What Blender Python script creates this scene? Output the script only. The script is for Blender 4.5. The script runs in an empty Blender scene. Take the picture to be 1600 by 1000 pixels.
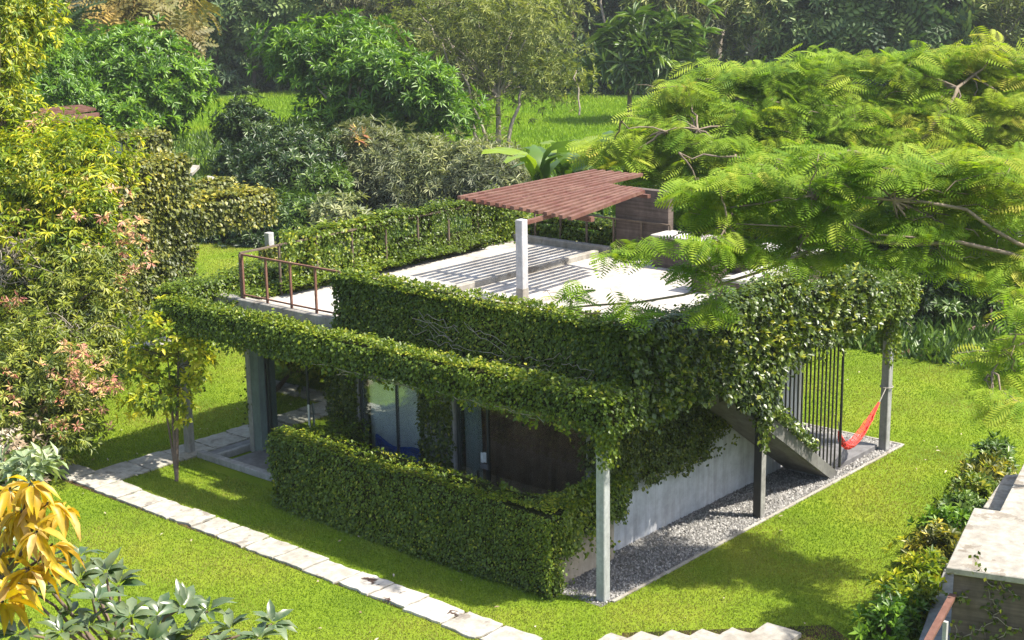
import bpy, bmesh, math, random
import numpy as np
from mathutils import Vector, Matrix

# ------------------------------------------------------------------ camera, world, sun, exposure
scene = bpy.context.scene
COL = scene.collection
FPX, YAW, PITCH, ROLL = 2318.8, math.radians(48.92), math.radians(13.618), math.radians(-0.908)
Fv = np.array([math.cos(PITCH)*math.sin(YAW), math.cos(PITCH)*math.cos(YAW), -math.sin(PITCH)])
Rv0 = np.array([math.cos(YAW), -math.sin(YAW), 0.0])
Uv0 = np.cross(Rv0, Fv)
Rv = math.cos(ROLL)*Rv0 + math.sin(ROLL)*Uv0
Uv = -math.sin(ROLL)*Rv0 + math.cos(ROLL)*Uv0
CAM = np.array([-18.17, -13.91, 10.4])
cam_data = bpy.data.cameras.new('camera')
cam_data.sensor_width = 36.0
cam_data.lens = FPX/1600*36.0
cam_data.clip_start = 0.1
cam_data.clip_end = 3000.0
cam = bpy.data.objects.new('camera', cam_data)
COL.objects.link(cam)
cam.matrix_world = Matrix(((Rv[0], Uv[0], -Fv[0], CAM[0]), (Rv[1], Uv[1], -Fv[1], CAM[1]),
                           (Rv[2], Uv[2], -Fv[2], CAM[2]), (0, 0, 0, 1)))
scene.camera = cam

SUN_EL = math.radians(58.0)
sx, sy = 0.49, -0.87
sd = Vector((sx*math.cos(SUN_EL), sy*math.cos(SUN_EL), math.sin(SUN_EL))).normalized()
world = bpy.data.worlds.new('World')
scene.world = world
world.use_nodes = True
wn = world.node_tree.nodes
wl = world.node_tree.links
wn.clear()
sky = wn.new('ShaderNodeTexSky')
sky.sky_type = 'NISHITA'
sky.sun_disc = False
sky.sun_elevation = SUN_EL
sky.sun_rotation = math.atan2(sx, sy)
sky.air_density = 1.3
sky.dust_density = 2.5
bg = wn.new('ShaderNodeBackground')
bg.inputs['Strength'].default_value = 0.14
wo = wn.new('ShaderNodeOutputWorld')
wl.new(sky.outputs[0], bg.inputs[0])
wl.new(bg.outputs[0], wo.inputs[0])
sun_data = bpy.data.lights.new('sun', 'SUN')
sun_data.energy = 5.0
sun_data.angle = math.radians(0.8)
sun_data.color = (1.0, 0.94, 0.82)
sun = bpy.data.objects.new('sun', sun_data)
COL.objects.link(sun)
sun.rotation_euler = sd.to_track_quat('Z', 'Y').to_euler()
sun.location = (20, -30, 60)
vs = scene.view_settings
vs.view_transform = 'Standard'
vs.look = 'None'
vs.exposure = 1.15
vs.gamma = 1.0
vs.use_curve_mapping = False
scene.render.engine = 'CYCLES'
scene.cycles.use_denoising = True
scene.cycles.denoising_prefilter = 'NONE'
scene.cycles.max_bounces = 8
scene.cycles.diffuse_bounces = 5
scene.cycles.glossy_bounces = 3
scene.cycles.transmission_bounces = 4
scene.cycles.transparent_max_bounces = 8

# ------------------------------------------------------------------ unprojection: photo direction -> point in the place
def ray(x, y): return Fv + Rv*(x-800)/FPX + Uv*(500-y)/FPX
def onZ(x, y, z=0.0):
    d = ray(x, y); return CAM + d*((z-CAM[2])/d[2])
def onX(x, y, X):
    d = ray(x, y); return CAM + d*((X-CAM[0])/d[0])
def onY(x, y, Y):
    d = ray(x, y); return CAM + d*((Y-CAM[1])/d[1])
def at(x, y, t): return CAM + ray(x, y)*t

rng = np.random.default_rng(7)
random.seed(7)

# ------------------------------------------------------------------ materials
def new_mat(name):
    m = bpy.data.materials.new(name)
    m.use_nodes = True
    nt = m.node_tree
    nt.nodes.clear()
    out = nt.nodes.new('ShaderNodeOutputMaterial')
    return m, nt, out
def N(nt, t, **kw):
    n = nt.nodes.new(t)
    for k, v in kw.items():
        if k.startswith('i_'):
            key = k[2:]
            n.inputs[int(key) if key.isdigit() else key].default_value = v
        else:
            setattr(n, k, v)
    return n
def ramp(nt, stops):
    r = nt.nodes.new('ShaderNodeValToRGB')
    el = r.color_ramp.elements
    while len(el) < len(stops): el.new(0.5)
    for e, (p, c) in zip(el, stops):
        e.position = p
        e.color = (c[0], c[1], c[2], 1)
    return r
def mixc(nt, a, b, fac, mode='MIX'):
    m = nt.nodes.new('ShaderNodeMix'); m.data_type = 'RGBA'; m.blend_type = mode
    for s, v in ((0, fac), (6, a), (7, b)):
        if isinstance(v, bpy.types.NodeSocket): nt.links.new(v, m.inputs[s])
        elif s == 0: m.inputs[0].default_value = v
        else: m.inputs[s].default_value = (v[0], v[1], v[2], 1)
    return m.outputs[2]
def noise(nt, scale, detail=4.0, rough=0.55, vec=None):
    n = N(nt, 'ShaderNodeTexNoise'); n.inputs['Scale'].default_value = scale
    n.inputs['Detail'].default_value = detail; n.inputs['Roughness'].default_value = rough
    if vec is not None: nt.links.new(vec, n.inputs['Vector'])
    return n.outputs['Fac']
def wpos(nt): return N(nt, 'ShaderNodeNewGeometry').outputs['Position']
def stretch(nt, vec, s):
    m = N(nt, 'ShaderNodeMapping'); m.inputs['Scale'].default_value = s
    nt.links.new(vec, m.inputs['Vector']); return m.outputs[0]

def leaf_mat(name, stops, trans=0.32, rough=0.45, spec=0.4, tint=None, tint_scale=0.8, tcol=(1.25, 1.3, 0.55), boost=(1.25, 1.12, 0.8)):
    m, nt, out = new_mat(name)
    a = N(nt, 'ShaderNodeAttribute', attribute_name='v')
    r = ramp(nt, [(p_, tuple(min(0.8, c_[i_]*boost[i_]) for i_ in range(3))) for p_, c_ in stops])
    nt.links.new(a.outputs['Fac'], r.inputs[0])
    col = r.outputs[0]
    if tint:
        f = ramp(nt, [(0.42, (0, 0, 0)), (0.62, (1, 1, 1))])
        nt.links.new(noise(nt, tint_scale, 3, 0.5, wpos(nt)), f.inputs[0])
        col = mixc(nt, col, tint, mixc(nt, (0, 0, 0), f.outputs[0], 0.65))
    p = N(nt, 'ShaderNodeBsdfPrincipled')
    p.inputs['Roughness'].default_value = rough
    p.inputs['Specular IOR Level'].default_value = spec
    nt.links.new(col, p.inputs['Base Color'])
    t = N(nt, 'ShaderNodeBsdfTranslucent')
    nt.links.new(mixc(nt, col, tcol, 1.0, 'MULTIPLY'), t.inputs[0])
    mx = N(nt, 'ShaderNodeMixShader'); mx.inputs[0].default_value = trans
    nt.links.new(p.outputs[0], mx.inputs[1]); nt.links.new(t.outputs[0], mx.inputs[2])
    nt.links.new(mx.outputs[0], out.inputs[0])
    return m

def solid(name, c, rough=0.7, spec=0.3, var=0.12, scale=6.0, bump=0.0, bscale=60.0, metallic=0.0):
    m, nt, out = new_mat(name)
    p = N(nt, 'ShaderNodeBsdfPrincipled')
    pos = wpos(nt)
    n = noise(nt, scale, 5, 0.6, pos)
    lo = tuple(x*(1-var*2) for x in c); hi = tuple(min(1, x*(1+var*2)) for x in c)
    r = ramp(nt, [(0.3, lo), (0.7, hi)])
    nt.links.new(n, r.inputs[0]); nt.links.new(r.outputs[0], p.inputs['Base Color'])
    p.inputs['Roughness'].default_value = rough
    p.inputs['Specular IOR Level'].default_value = spec
    p.inputs['Metallic'].default_value = metallic
    if bump:
        b = N(nt, 'ShaderNodeBump'); b.inputs['Strength'].default_value = bump; b.inputs['Distance'].default_value = 0.02
        nt.links.new(noise(nt, bscale, 4, 0.6, pos), b.inputs['Height']); nt.links.new(b.outputs[0], p.inputs['Normal'])
    nt.links.new(p.outputs[0], out.inputs[0])
    return m

def concrete(name, base, stain, stain_amt=0.6, s1=0.7, s2=7.0, boards=0.0, dark=(0.05, 0.045, 0.04), dark_amt=0.0, rough=0.85):
    m, nt, out = new_mat(name)
    p = N(nt, 'ShaderNodeBsdfPrincipled')
    pos = wpos(nt)
    f = ramp(nt, [(0.40, (0, 0, 0)), (0.68, (1, 1, 1))])
    nt.links.new(noise(nt, s1, 7, 0.65, pos), f.inputs[0])
    c = mixc(nt, base, stain, mixc(nt, (0, 0, 0), f.outputs[0], stain_amt))
    f2 = ramp(nt, [(0.35, (0.72, 0.72, 0.72)), (0.62, (1.06, 1.06, 1.06))])
    nt.links.new(noise(nt, s2, 6, 0.7, pos), f2.inputs[0])
    c = mixc(nt, c, f2.outputs[0], 0.75, 'MULTIPLY')
    if dark_amt:
        f3 = ramp(nt, [(0.60, (0, 0, 0)), (0.64, (1, 1, 1))])
        nt.links.new(noise(nt, 2.3, 5, 0.6, stretch(nt, pos, (1, 1, 1.3))), f3.inputs[0])
        c = mixc(nt, c, dark, mixc(nt, (0, 0, 0), f3.outputs[0], dark_amt))
    fs = ramp(nt, [(0.40, (0.70, 0.68, 0.66)), (0.58, (1.0, 1.0, 1.0))])
    nt.links.new(noise(nt, 1.0, 4, 0.6, stretch(nt, pos, (5, 5, 0.35))), fs.inputs[0])
    c = mixc(nt, c, fs.outputs[0], 0.65, 'MULTIPLY')
    h = noise(nt, 45, 4, 0.6, pos)
    b = N(nt, 'ShaderNodeBump'); b.inputs['Strength'].default_value = 0.25; b.inputs['Distance'].default_value = 0.01
    if boards:
        w = noise(nt, 1.0, 3, 0.6, stretch(nt, pos, (0.6, 0.6, 22)))
        fw = ramp(nt, [(0.3, (0.45, 0.42, 0.4)), (0.7, (1.15, 1.15, 1.15))])
        nt.links.new(w, fw.inputs[0])
        c = mixc(nt, c, fw.outputs[0], boards, 'MULTIPLY')
    nt.links.new(h, b.inputs['Height']); nt.links.new(b.outputs[0], p.inputs['Normal'])
    nt.links.new(c, p.inputs['Base Color'])
    p.inputs['Roughness'].default_value = rough
    p.inputs['Specular IOR Level'].default_value = 0.25
    nt.links.new(p.outputs[0], out.inputs[0])
    return m

def ground_mat(name, stops, s1=0.35, fine=(30, 0.8), extra=None):
    m, nt, out = new_mat(name)
    p = N(nt, 'ShaderNodeBsdfPrincipled')
    pos = wpos(nt)
    r = ramp(nt, stops)
    a = noise(nt, s1, 6, 0.6, pos)
    nt.links.new(a, r.inputs[0])
    f2 = ramp(nt, [(0.3, (0.6, 0.6, 0.6)), (0.7, (1.2, 1.2, 1.15))])
    nt.links.new(noise(nt, fine[0], 4, 0.7, pos), f2.inputs[0])
    c = mixc(nt, r.outputs[0], f2.outputs[0], fine[1], 'MULTIPLY')
    nt.links.new(c, p.inputs['Base Color'])
    p.inputs['Roughness'].default_value = 0.9
    p.inputs['Specular IOR Level'].default_value = 0.1
    b = N(nt, 'ShaderNodeBump'); b.inputs['Strength'].default_value = 0.6; b.inputs['Distance'].default_value = 0.03
    nt.links.new(noise(nt, 40, 3, 0.7, pos), b.inputs['Height']); nt.links.new(b.outputs[0], p.inputs['Normal'])
    nt.links.new(p.outputs[0], out.inputs[0])
    return m

def glass_mat(name, refl=0.3, tint=(0.75, 0.85, 0.8)):
    m, nt, out = new_mat(name)
    g = N(nt, 'ShaderNodeBsdfGlossy'); g.inputs['Roughness'].default_value = 0.03
    g.inputs['Color'].default_value = (0.85, 0.9, 0.85, 1)
    t = N(nt, 'ShaderNodeBsdfTransparent'); t.inputs[0].default_value = (*tint, 1)
    lw = N(nt, 'ShaderNodeLayerWeight'); lw.inputs[0].default_value = 0.35
    ad = N(nt, 'ShaderNodeMath', operation='ADD', use_clamp=True); ad.inputs[1].default_value = refl
    mul = N(nt, 'ShaderNodeMath', operation='MULTIPLY'); mul.inputs[1].default_value = 0.6
    nt.links.new(lw.outputs['Fresnel'], mul.inputs[0]); nt.links.new(mul.outputs[0], ad.inputs[0])
    mx = N(nt, 'ShaderNodeMixShader')
    nt.links.new(ad.outputs[0], mx.inputs[0]); nt.links.new(t.outputs[0], mx.inputs[1]); nt.links.new(g.outputs[0], mx.inputs[2])
    nt.links.new(mx.outputs[0], out.inputs[0])
    return m

M = {}
M['lawn'] = ground_mat('lawn', [(0.3, (0.085, 0.14, 0.010)), (0.5, (0.14, 0.205, 0.013)), (0.72, (0.20, 0.235, 0.022))], 0.45, (26, 0.8))
M['rough'] = ground_mat('rough_ground', [(0.3, (0.03, 0.055, 0.008)), (0.7, (0.07, 0.13, 0.015))], 0.2)
M['rice'] = ground_mat('rice', [(0.35, (0.12, 0.22, 0.014)), (0.55, (0.16, 0.27, 0.02)), (0.75, (0.23, 0.30, 0.03))], 0.12, (14, 0.7))
M['soil'] = ground_mat('soil', [(0.35, (0.022, 0.024, 0.008)), (0.55, (0.050, 0.032, 0.018)), (0.75, (0.10, 0.062, 0.036))], 1.6, (12, 0.8))
M['gravelbed'] = ground_mat('gravel_bed', [(0.35, (0.10, 0.095, 0.09)), (0.7, (0.22, 0.21, 0.20))], 2.0)
M['gravel'] = leaf_mat('gravel', [(0, (0.11, 0.105, 0.10)), (0.6, (0.21, 0.205, 0.20)), (1, (0.36, 0.345, 0.33))], 0.0, 0.9, 0.2, boost=(1, 1, 1))
M['pave'] = concrete('paving', (0.40, 0.38, 0.335), (0.25, 0.23, 0.195), 0.6, 1.1, 9.0, dark=(0.10, 0.07, 0.055), dark_amt=0.5)
M['pavestain'] = concrete('stained_paving', (0.50, 0.47, 0.42), (0.36, 0.32, 0.28), 0.6, 1.6, 9.0, dark=(0.055, 0.032, 0.025), dark_amt=1.0)
M['terrace'] = concrete('terrace_floor', (0.48, 0.455, 0.42), (0.27, 0.235, 0.20), 0.75, 0.6, 2.2)
M['conc'] = concrete('grey_concrete', (0.33, 0.33, 0.325), (0.20, 0.195, 0.185), 0.6, 1.2, 8.0)
M['plaster'] = concrete('grey_plaster', (0.47, 0.48, 0.51), (0.36, 0.365, 0.38), 0.5, 0.9, 4.0)
M['tanwall'] = concrete('tan_plaster', (0.44, 0.37, 0.29), (0.32, 0.26, 0.2), 0.5, 1.3, 6.0)
M['darkconc'] = concrete('board_marked_concrete', (0.15, 0.115, 0.10), (0.075, 0.06, 0.055), 0.7, 0.9, 6.0, boards=0.7)
M['oldconc'] = concrete('weathered_concrete', (0.34, 0.32, 0.285), (0.22, 0.19, 0.155), 0.6, 1.4, 9.0, dark=(0.14, 0.11, 0.08), dark_amt=0.6)
M['postgrey'] = concrete('grey_painted_post', (0.36, 0.375, 0.375), (0.25, 0.26, 0.26), 0.4, 2.0, 10.0)
M['postblue'] = concrete('bluish_column', (0.15, 0.19, 0.19), (0.10, 0.13, 0.13), 0.4, 2.0, 8.0)
M['postdark'] = concrete('black_column', (0.34, 0.33, 0.31), (0.12, 0.115, 0.11), 0.75, 2.5, 9.0)
M['postwhite'] = concrete('white_post', (0.46, 0.455, 0.47), (0.36, 0.355, 0.36), 0.5, 2.0, 8.0)
M['stringer'] = concrete('shade_toned_stringer', (0.17, 0.165, 0.155), (0.10, 0.097, 0.09), 0.7, 1.5, 8.0)  # shade under the ivy put into the colour, darker than the steps
M['tile'] = concrete('dark_floor', (0.17, 0.165, 0.17), (0.12, 0.115, 0.12), 0.5, 1.0, 5.0, rough=0.6)
M['rust'] = concrete('rusted_steel', (0.135, 0.058, 0.042), (0.20, 0.115, 0.085), 0.8, 1.3, 9.0, dark=(0.10, 0.035, 0.028), dark_amt=0.9, rough=0.75)
M['railrust'] = concrete('rail_rust', (0.19, 0.095, 0.065), (0.12, 0.055, 0.04), 0.6, 3.0, 14.0)
M['railtan'] = concrete('rail_tan', (0.15, 0.115, 0.085), (0.10, 0.07, 0.055), 0.6, 3.0, 14.0)
M['black'] = solid('black_steel', (0.022, 0.021, 0.02), 0.45, 0.5, 0.2)
M['frame'] = solid('dark_frame', (0.03, 0.035, 0.032), 0.5, 0.4)
M['steel'] = solid('light_steel', (0.6, 0.6, 0.58), 0.35, 0.5)
M['glass'] = glass_mat('reflective_glass', 0.42, (0.45, 0.52, 0.48))
M['glassclear'] = glass_mat('clear_glass', 0.02, (0.97, 0.98, 0.98))
M['glassdark'] = glass_mat('door_glass', 0.04, (0.8, 0.8, 0.8))
M['curtain'] = solid('pale_blue_cloth', (0.84, 0.88, 0.90), 0.9, 0.1, 0.06, 2.0)
M['curtainblue'] = solid('light_blue_cloth', (0.70, 0.86, 0.88), 0.9, 0.1, 0.05, 3.0)
M['curtainbrown'] = solid('dark_brown_cloth', (0.46, 0.31, 0.22), 0.9, 0.1, 0.2, 2.0)
M['blue'] = solid('blue_cloth', (0.03, 0.12, 0.55), 0.8, 0.2, 0.1)
M['inner'] = solid('room_wall', (0.5, 0.49, 0.46), 0.9, 0.1, 0.05)
M['red'] = solid('red_netting', (0.75, 0.075, 0.06), 0.8, 0.2, 0.15, 30)
M['cord'] = solid('grey_cord', (0.3, 0.28, 0.25), 0.9, 0.1)
M['bark'] = concrete('bark', (0.17, 0.125, 0.095), (0.09, 0.068, 0.052), 0.7, 2.0, 12.0)
M['barkpale'] = concrete('pale_bark', (0.34, 0.29, 0.23), (0.20, 0.165, 0.13), 0.7, 2.0, 12.0)
M['barkred'] = concrete('reddish_bark', (0.26, 0.14, 0.095), (0.17, 0.10, 0.07), 0.7, 2.0, 12.0)
M['barkfeather'] = concrete('feathery_bark', (0.24, 0.185, 0.14), (0.15, 0.115, 0.085), 0.7, 2.0, 12.0)
M['twig'] = solid('bare_twig', (0.27, 0.235, 0.19), 0.9, 0.1, 0.15)
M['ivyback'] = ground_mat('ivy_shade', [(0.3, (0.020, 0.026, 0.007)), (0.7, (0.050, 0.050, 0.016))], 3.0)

L = {}
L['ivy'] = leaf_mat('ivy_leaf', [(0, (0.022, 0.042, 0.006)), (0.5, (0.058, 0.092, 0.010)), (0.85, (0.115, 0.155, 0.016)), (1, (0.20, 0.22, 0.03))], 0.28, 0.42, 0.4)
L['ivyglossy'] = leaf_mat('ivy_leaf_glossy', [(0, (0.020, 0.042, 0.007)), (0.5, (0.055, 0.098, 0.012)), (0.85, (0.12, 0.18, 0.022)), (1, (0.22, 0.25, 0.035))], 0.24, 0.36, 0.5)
L['ivybright'] = leaf_mat('ivy_leaf_bright', [(0, (0.030, 0.062, 0.006)), (0.5, (0.085, 0.145, 0.012)), (0.85, (0.15, 0.215, 0.018)), (1, (0.26, 0.29, 0.035))], 0.32, 0.42, 0.4)  # palest end also stands in for sunlit upper leaves
L['ivyold'] = leaf_mat('ivy_leaf_yellowing', [(0, (0.035, 0.055, 0.012)), (0.5, (0.10, 0.125, 0.022)), (0.85, (0.20, 0.21, 0.03)), (1, (0.34, 0.31, 0.04))], 0.25, 0.45, 0.5)
L['grass'] = leaf_mat('grass_blade', [(0, (0.085, 0.165, 0.018)), (0.5, (0.155, 0.25, 0.028)), (1, (0.25, 0.315, 0.05))], 0.40, 0.6, 0.2, tint=(0.30, 0.27, 0.07), tint_scale=0.40)
L['rice'] = leaf_mat('rice_blade', [(0, (0.105, 0.205, 0.014)), (0.5, (0.155, 0.27, 0.020)), (1, (0.25, 0.33, 0.03))], 0.35, 0.6, 0.2, tint=(0.2, 0.3, 0.015), tint_scale=0.1)
L['yellowgreen'] = leaf_mat('yellow_green_leaf', [(0, (0.06, 0.12, 0.010)), (0.4, (0.15, 0.23, 0.014)), (0.8, (0.29, 0.34, 0.02)), (1, (0.42, 0.42, 0.03))], 0.40, 0.42, 0.4)
L['olive'] = leaf_mat('olive_leaf', [(0, (0.05, 0.085, 0.015)), (0.5, (0.13, 0.18, 0.028)), (1, (0.25, 0.29, 0.05))], 0.35, 0.42, 0.4)
L['pink'] = leaf_mat('pink_shoot', [(0, (0.48, 0.17, 0.13)), (0.35, (0.55, 0.33, 0.20)), (0.7, (0.52, 0.44, 0.10)), (1, (0.60, 0.28, 0.23))], 0.3, 0.45, 0.4, tcol=(1.1, 1.0, 0.8), boost=(1, 1, 1))
L['bright'] = leaf_mat('bright_green_leaf', [(0, (0.03, 0.085, 0.008)), (0.5, (0.07, 0.17, 0.012)), (1, (0.15, 0.28, 0.025))], 0.32, 0.4, 0.45)
L['mid'] = leaf_mat('mid_green_leaf', [(0, (0.025, 0.06, 0.012)), (0.5, (0.055, 0.115, 0.022)), (1, (0.12, 0.20, 0.045))], 0.28, 0.4, 0.45)
L['dark'] = leaf_mat('dark_green_leaf', [(0, (0.010, 0.028, 0.010)), (0.5, (0.025, 0.058, 0.018)), (1, (0.07, 0.12, 0.035))], 0.22, 0.4, 0.45)
L['greygreen'] = leaf_mat('grey_green_leaf', [(0, (0.06, 0.09, 0.05)), (0.5, (0.13, 0.17, 0.10)), (1, (0.27, 0.31, 0.20))], 0.28, 0.5, 0.4, tint=(0.16, 0.175, 0.115), tint_scale=0.4)
L['airy'] = leaf_mat('airy_leaf', [(0, (0.06, 0.095, 0.03)), (0.5, (0.125, 0.17, 0.055)), (1, (0.24, 0.28, 0.10))], 0.32, 0.5, 0.35)
L['bronze'] = leaf_mat('bronze_leaf', [(0, (0.09, 0.085, 0.025)), (0.5, (0.17, 0.14, 0.042)), (1, (0.30, 0.23, 0.085))], 0.3, 0.5, 0.3, tint=(0.11, 0.14, 0.035), tint_scale=0.35)
L['forest'] = leaf_mat('forest_leaf', [(0, (0.024, 0.058, 0.026)), (0.5, (0.06, 0.115, 0.045)), (1, (0.17, 0.25, 0.10))], 0.22, 0.5, 0.35)
L['forestdark'] = leaf_mat('forest_leaf_dark', [(0, (0.018, 0.042, 0.026)), (0.5, (0.052, 0.10, 0.054)), (1, (0.115, 0.18, 0.085))], 0.18, 0.5, 0.3)
L['forestolive'] = leaf_mat('forest_leaf_olive', [(0, (0.04, 0.055, 0.022)), (0.5, (0.085, 0.10, 0.04)), (1, (0.15, 0.165, 0.065))], 0.25, 0.5, 0.3)
L['frond'] = leaf_mat('feathery_frond', [(0, (0.075, 0.145, 0.016)), (0.35, (0.15, 0.235, 0.026)), (0.7, (0.235, 0.285, 0.040)), (1, (0.32, 0.30, 0.065))], 0.40, 0.6, 0.15, tcol=(1.2, 1.32, 0.45), boost=(1.28, 1.24, 0.95))
L['banana'] = leaf_mat('banana_leaf', [(0, (0.05, 0.10, 0.035)), (0.5, (0.09, 0.18, 0.03)), (1, (0.22, 0.32, 0.03))], 0.4, 0.35, 0.5)
L['gold'] = leaf_mat('golden_leaf', [(0, (0.42, 0.26, 0.010)), (0.5, (0.55, 0.40, 0.012)), (0.8, (0.58, 0.38, 0.05)), (1, (0.60, 0.42, 0.17))], 0.4, 0.42, 0.4, tint=(0.34, 0.21, 0.03), tint_scale=16, tcol=(1.2, 1.1, 0.4), boost=(1, 1, 1))
L['silver'] = leaf_mat('silvery_leaf', [(0, (0.035, 0.070, 0.024)), (0.5, (0.075, 0.118, 0.050)), (1, (0.155, 0.20, 0.105))], 0.22, 0.32, 0.7, tint=(0.12, 0.145, 0.07), tint_scale=20, boost=(1, 1, 1))
L['white'] = leaf_mat('white_petal', [(0, (0.7, 0.72, 0.6)), (1, (0.8, 0.8, 0.72))], 0.2, 0.5, 0.3, tcol=(1, 1, 1), boost=(1, 1, 1))
L['litter'] = leaf_mat('dry_leaf', [(0, (0.22, 0.15, 0.09)), (0.5, (0.38, 0.30, 0.21)), (1, (0.52, 0.46, 0.36))], 0.15, 0.7, 0.2, tcol=(1, 1, 1), boost=(1, 1, 1))
L['paleshrub'] = leaf_mat('pale_shrub_leaf', [(0, (0.14, 0.19, 0.09)), (0.5, (0.28, 0.34, 0.18)), (1, (0.45, 0.48, 0.32))], 0.25, 0.4, 0.5, boost=(1, 1, 1))

# ------------------------------------------------------------------ object helpers
def tag(o, label=None, cat=None, group=None, kind=None):
    if label: o['label'] = label
    if cat: o['category'] = cat
    if group: o['group'] = group
    if kind: o['kind'] = kind
    return o
def empty(name, loc, label=None, cat=None, group=None):
    o = bpy.data.objects.new(name, None)
    o.empty_display_size = 0.2
    COL.objects.link(o)
    o.location = tuple(float(c) for c in loc)
    return tag(o, label, cat, group)
def link(name, me, mat, parent=None, kind=None):
    o = bpy.data.objects.new(name, me)
    COL.objects.link(o)
    if mat is not None and len(me.materials) == 0: me.materials.append(mat)
    if parent is not None: o.parent = parent
    if kind: o['kind'] = kind
    return o
def off(parent):
    p = np.zeros(3)
    while parent is not None:
        p += np.array(parent.location); parent = parent.parent
    return p
def mesh_tris(name, V, T, v=None, smooth=False):
    V = np.ascontiguousarray(V, dtype=np.float32); T = np.ascontiguousarray(T, dtype=np.int32)
    k = T.shape[1]
    me = bpy.data.meshes.new(name)
    me.vertices.add(len(V)); me.vertices.foreach_set('co', V.ravel())
    me.loops.add(T.size); me.loops.foreach_set('vertex_index', T.ravel())
    me.polygons.add(len(T))
    me.polygons.foreach_set('loop_start', np.arange(0, T.size, k, dtype=np.int32))
    me.polygons.foreach_set('loop_total', np.full(len(T), k, dtype=np.int32))
    if smooth: me.polygons.foreach_set('use_smooth', np.ones(len(T), dtype=bool))
    me.update(calc_edges=True)
    if v is not None:
        a = me.attributes.new('v', 'FLOAT', 'POINT'); a.data.foreach_set('value', np.asarray(v, dtype=np.float32))
    return me
def add_v(me, val=0.5):
    a = me.attributes.new('v', 'FLOAT', 'POINT')
    a.data.foreach_set('value', np.full(len(me.vertices), val, dtype=np.float32))

def box_mesh(name, a, b, bevel=0.012):
    bm = bmesh.new()
    bmesh.ops.create_cube(bm, size=1.0)
    s = [b[i]-a[i] for i in range(3)]; c = [(a[i]+b[i])/2 for i in range(3)]
    for vv in bm.verts: vv.co = Vector([c[i]+vv.co[i]*s[i] for i in range(3)])
    if bevel: bmesh.ops.bevel(bm, geom=bm.edges[:], offset=min(bevel, min(s)*0.3), segments=1, affect='EDGES')
    me = bpy.data.meshes.new(name); bm.to_mesh(me); bm.free()
    return me
def box(name, x0, x1, y0, y1, z0, z1, mat, parent=None, bevel=0.012, kind=None):
    o = off(parent)
    me = box_mesh(name, (x0-o[0], y0-o[1], z0-o[2]), (x1-o[0], y1-o[1], z1-o[2]), bevel)
    return link(name, me, mat, parent, kind)
def bar_verts(p0, p1, w, h, up=(0, 0, 1)):
    p0 = np.array(p0, float); p1 = np.array(p1, float)
    d = (p1-p0)/np.linalg.norm(p1-p0); u = np.array(up, float)
    s = np.cross(d, u); s /= np.linalg.norm(s); u = np.cross(s, d)
    V = []
    for p in (p0, p1):
        for a, b in ((-1, -1), (1, -1), (1, 1), (-1, 1)): V.append(p+s*a*w/2+u*b*h/2)
    F = [(0, 3, 2, 1), (4, 5, 6, 7), (0, 1, 5, 4), (1, 2, 6, 5), (2, 3, 7, 6), (3, 0, 4, 7)]
    return V, F
def bar(name, p0, p1, w, h, mat, parent=None, up=(0, 0, 1)):
    V, F = bar_verts(p0, p1, w, h, up)
    me = bpy.data.meshes.new(name); me.from_pydata([tuple(v-off(parent)) for v in V], [], F); me.update()
    return link(name, me, mat, parent)

class TB:                                   # collects tapered tubes
    def __init__(s): s.V = []; s.F = []; s.n = 0
    def tube(s, pts, rad, sides=6):
        pts = np.asarray(pts, float)
        n = len(pts); rad = np.broadcast_to(np.asarray(rad, float), (n,)) if np.ndim(rad) else np.full(n, rad)
        tan = np.gradient(pts, axis=0); tan /= np.linalg.norm(tan, axis=1)[:, None]+1e-9
        ref = np.array([0, 0, 1.0]) if abs(tan[:, 2]).mean() < 0.8 else np.array([1.0, 0, 0])
        a = np.cross(tan, ref); a /= np.linalg.norm(a, axis=1)[:, None]+1e-9; b = np.cross(tan, a)
        th = np.arange(sides)*2*math.pi/sides
        ring = pts[:, None, :]+rad[:, None, None]*(np.cos(th)[None, :, None]*a[:, None, :]+np.sin(th)[None, :, None]*b[:, None, :])
        s.V.append(ring.reshape(-1, 3))
        i = np.arange(n-1)[:, None]*sides; j = np.arange(sides)[None, :]; j2 = (j+1) % sides
        F = np.stack([i+j, i+j2, i+sides+j2, i+sides+j], -1).reshape(-1, 4)+s.n
        s.F.append(F); s.n += n*sides
    def build(s, name, mat, parent=None, kind=None, world=True):
        V = np.concatenate(s.V); 
        if world: V = V-off(parent)
        return link(name, mesh_tris(name, V, np.concatenate(s.F), smooth=True), mat, parent, kind)

def curve_pts(p0, p1, n=7, sag=0.0, wob=0.0, r=rng):
    t = np.linspace(0, 1, n)[:, None]
    p = np.asarray(p0)[None]*(1-t)+np.asarray(p1)[None]*t
    p[:, 2] += (-sag*4*t*(1-t))[:, 0]
    if wob:
        w = r.normal(0, wob, (n, 3)); w[0] = 0; w[-1] = 0; p += w
    return p

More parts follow.
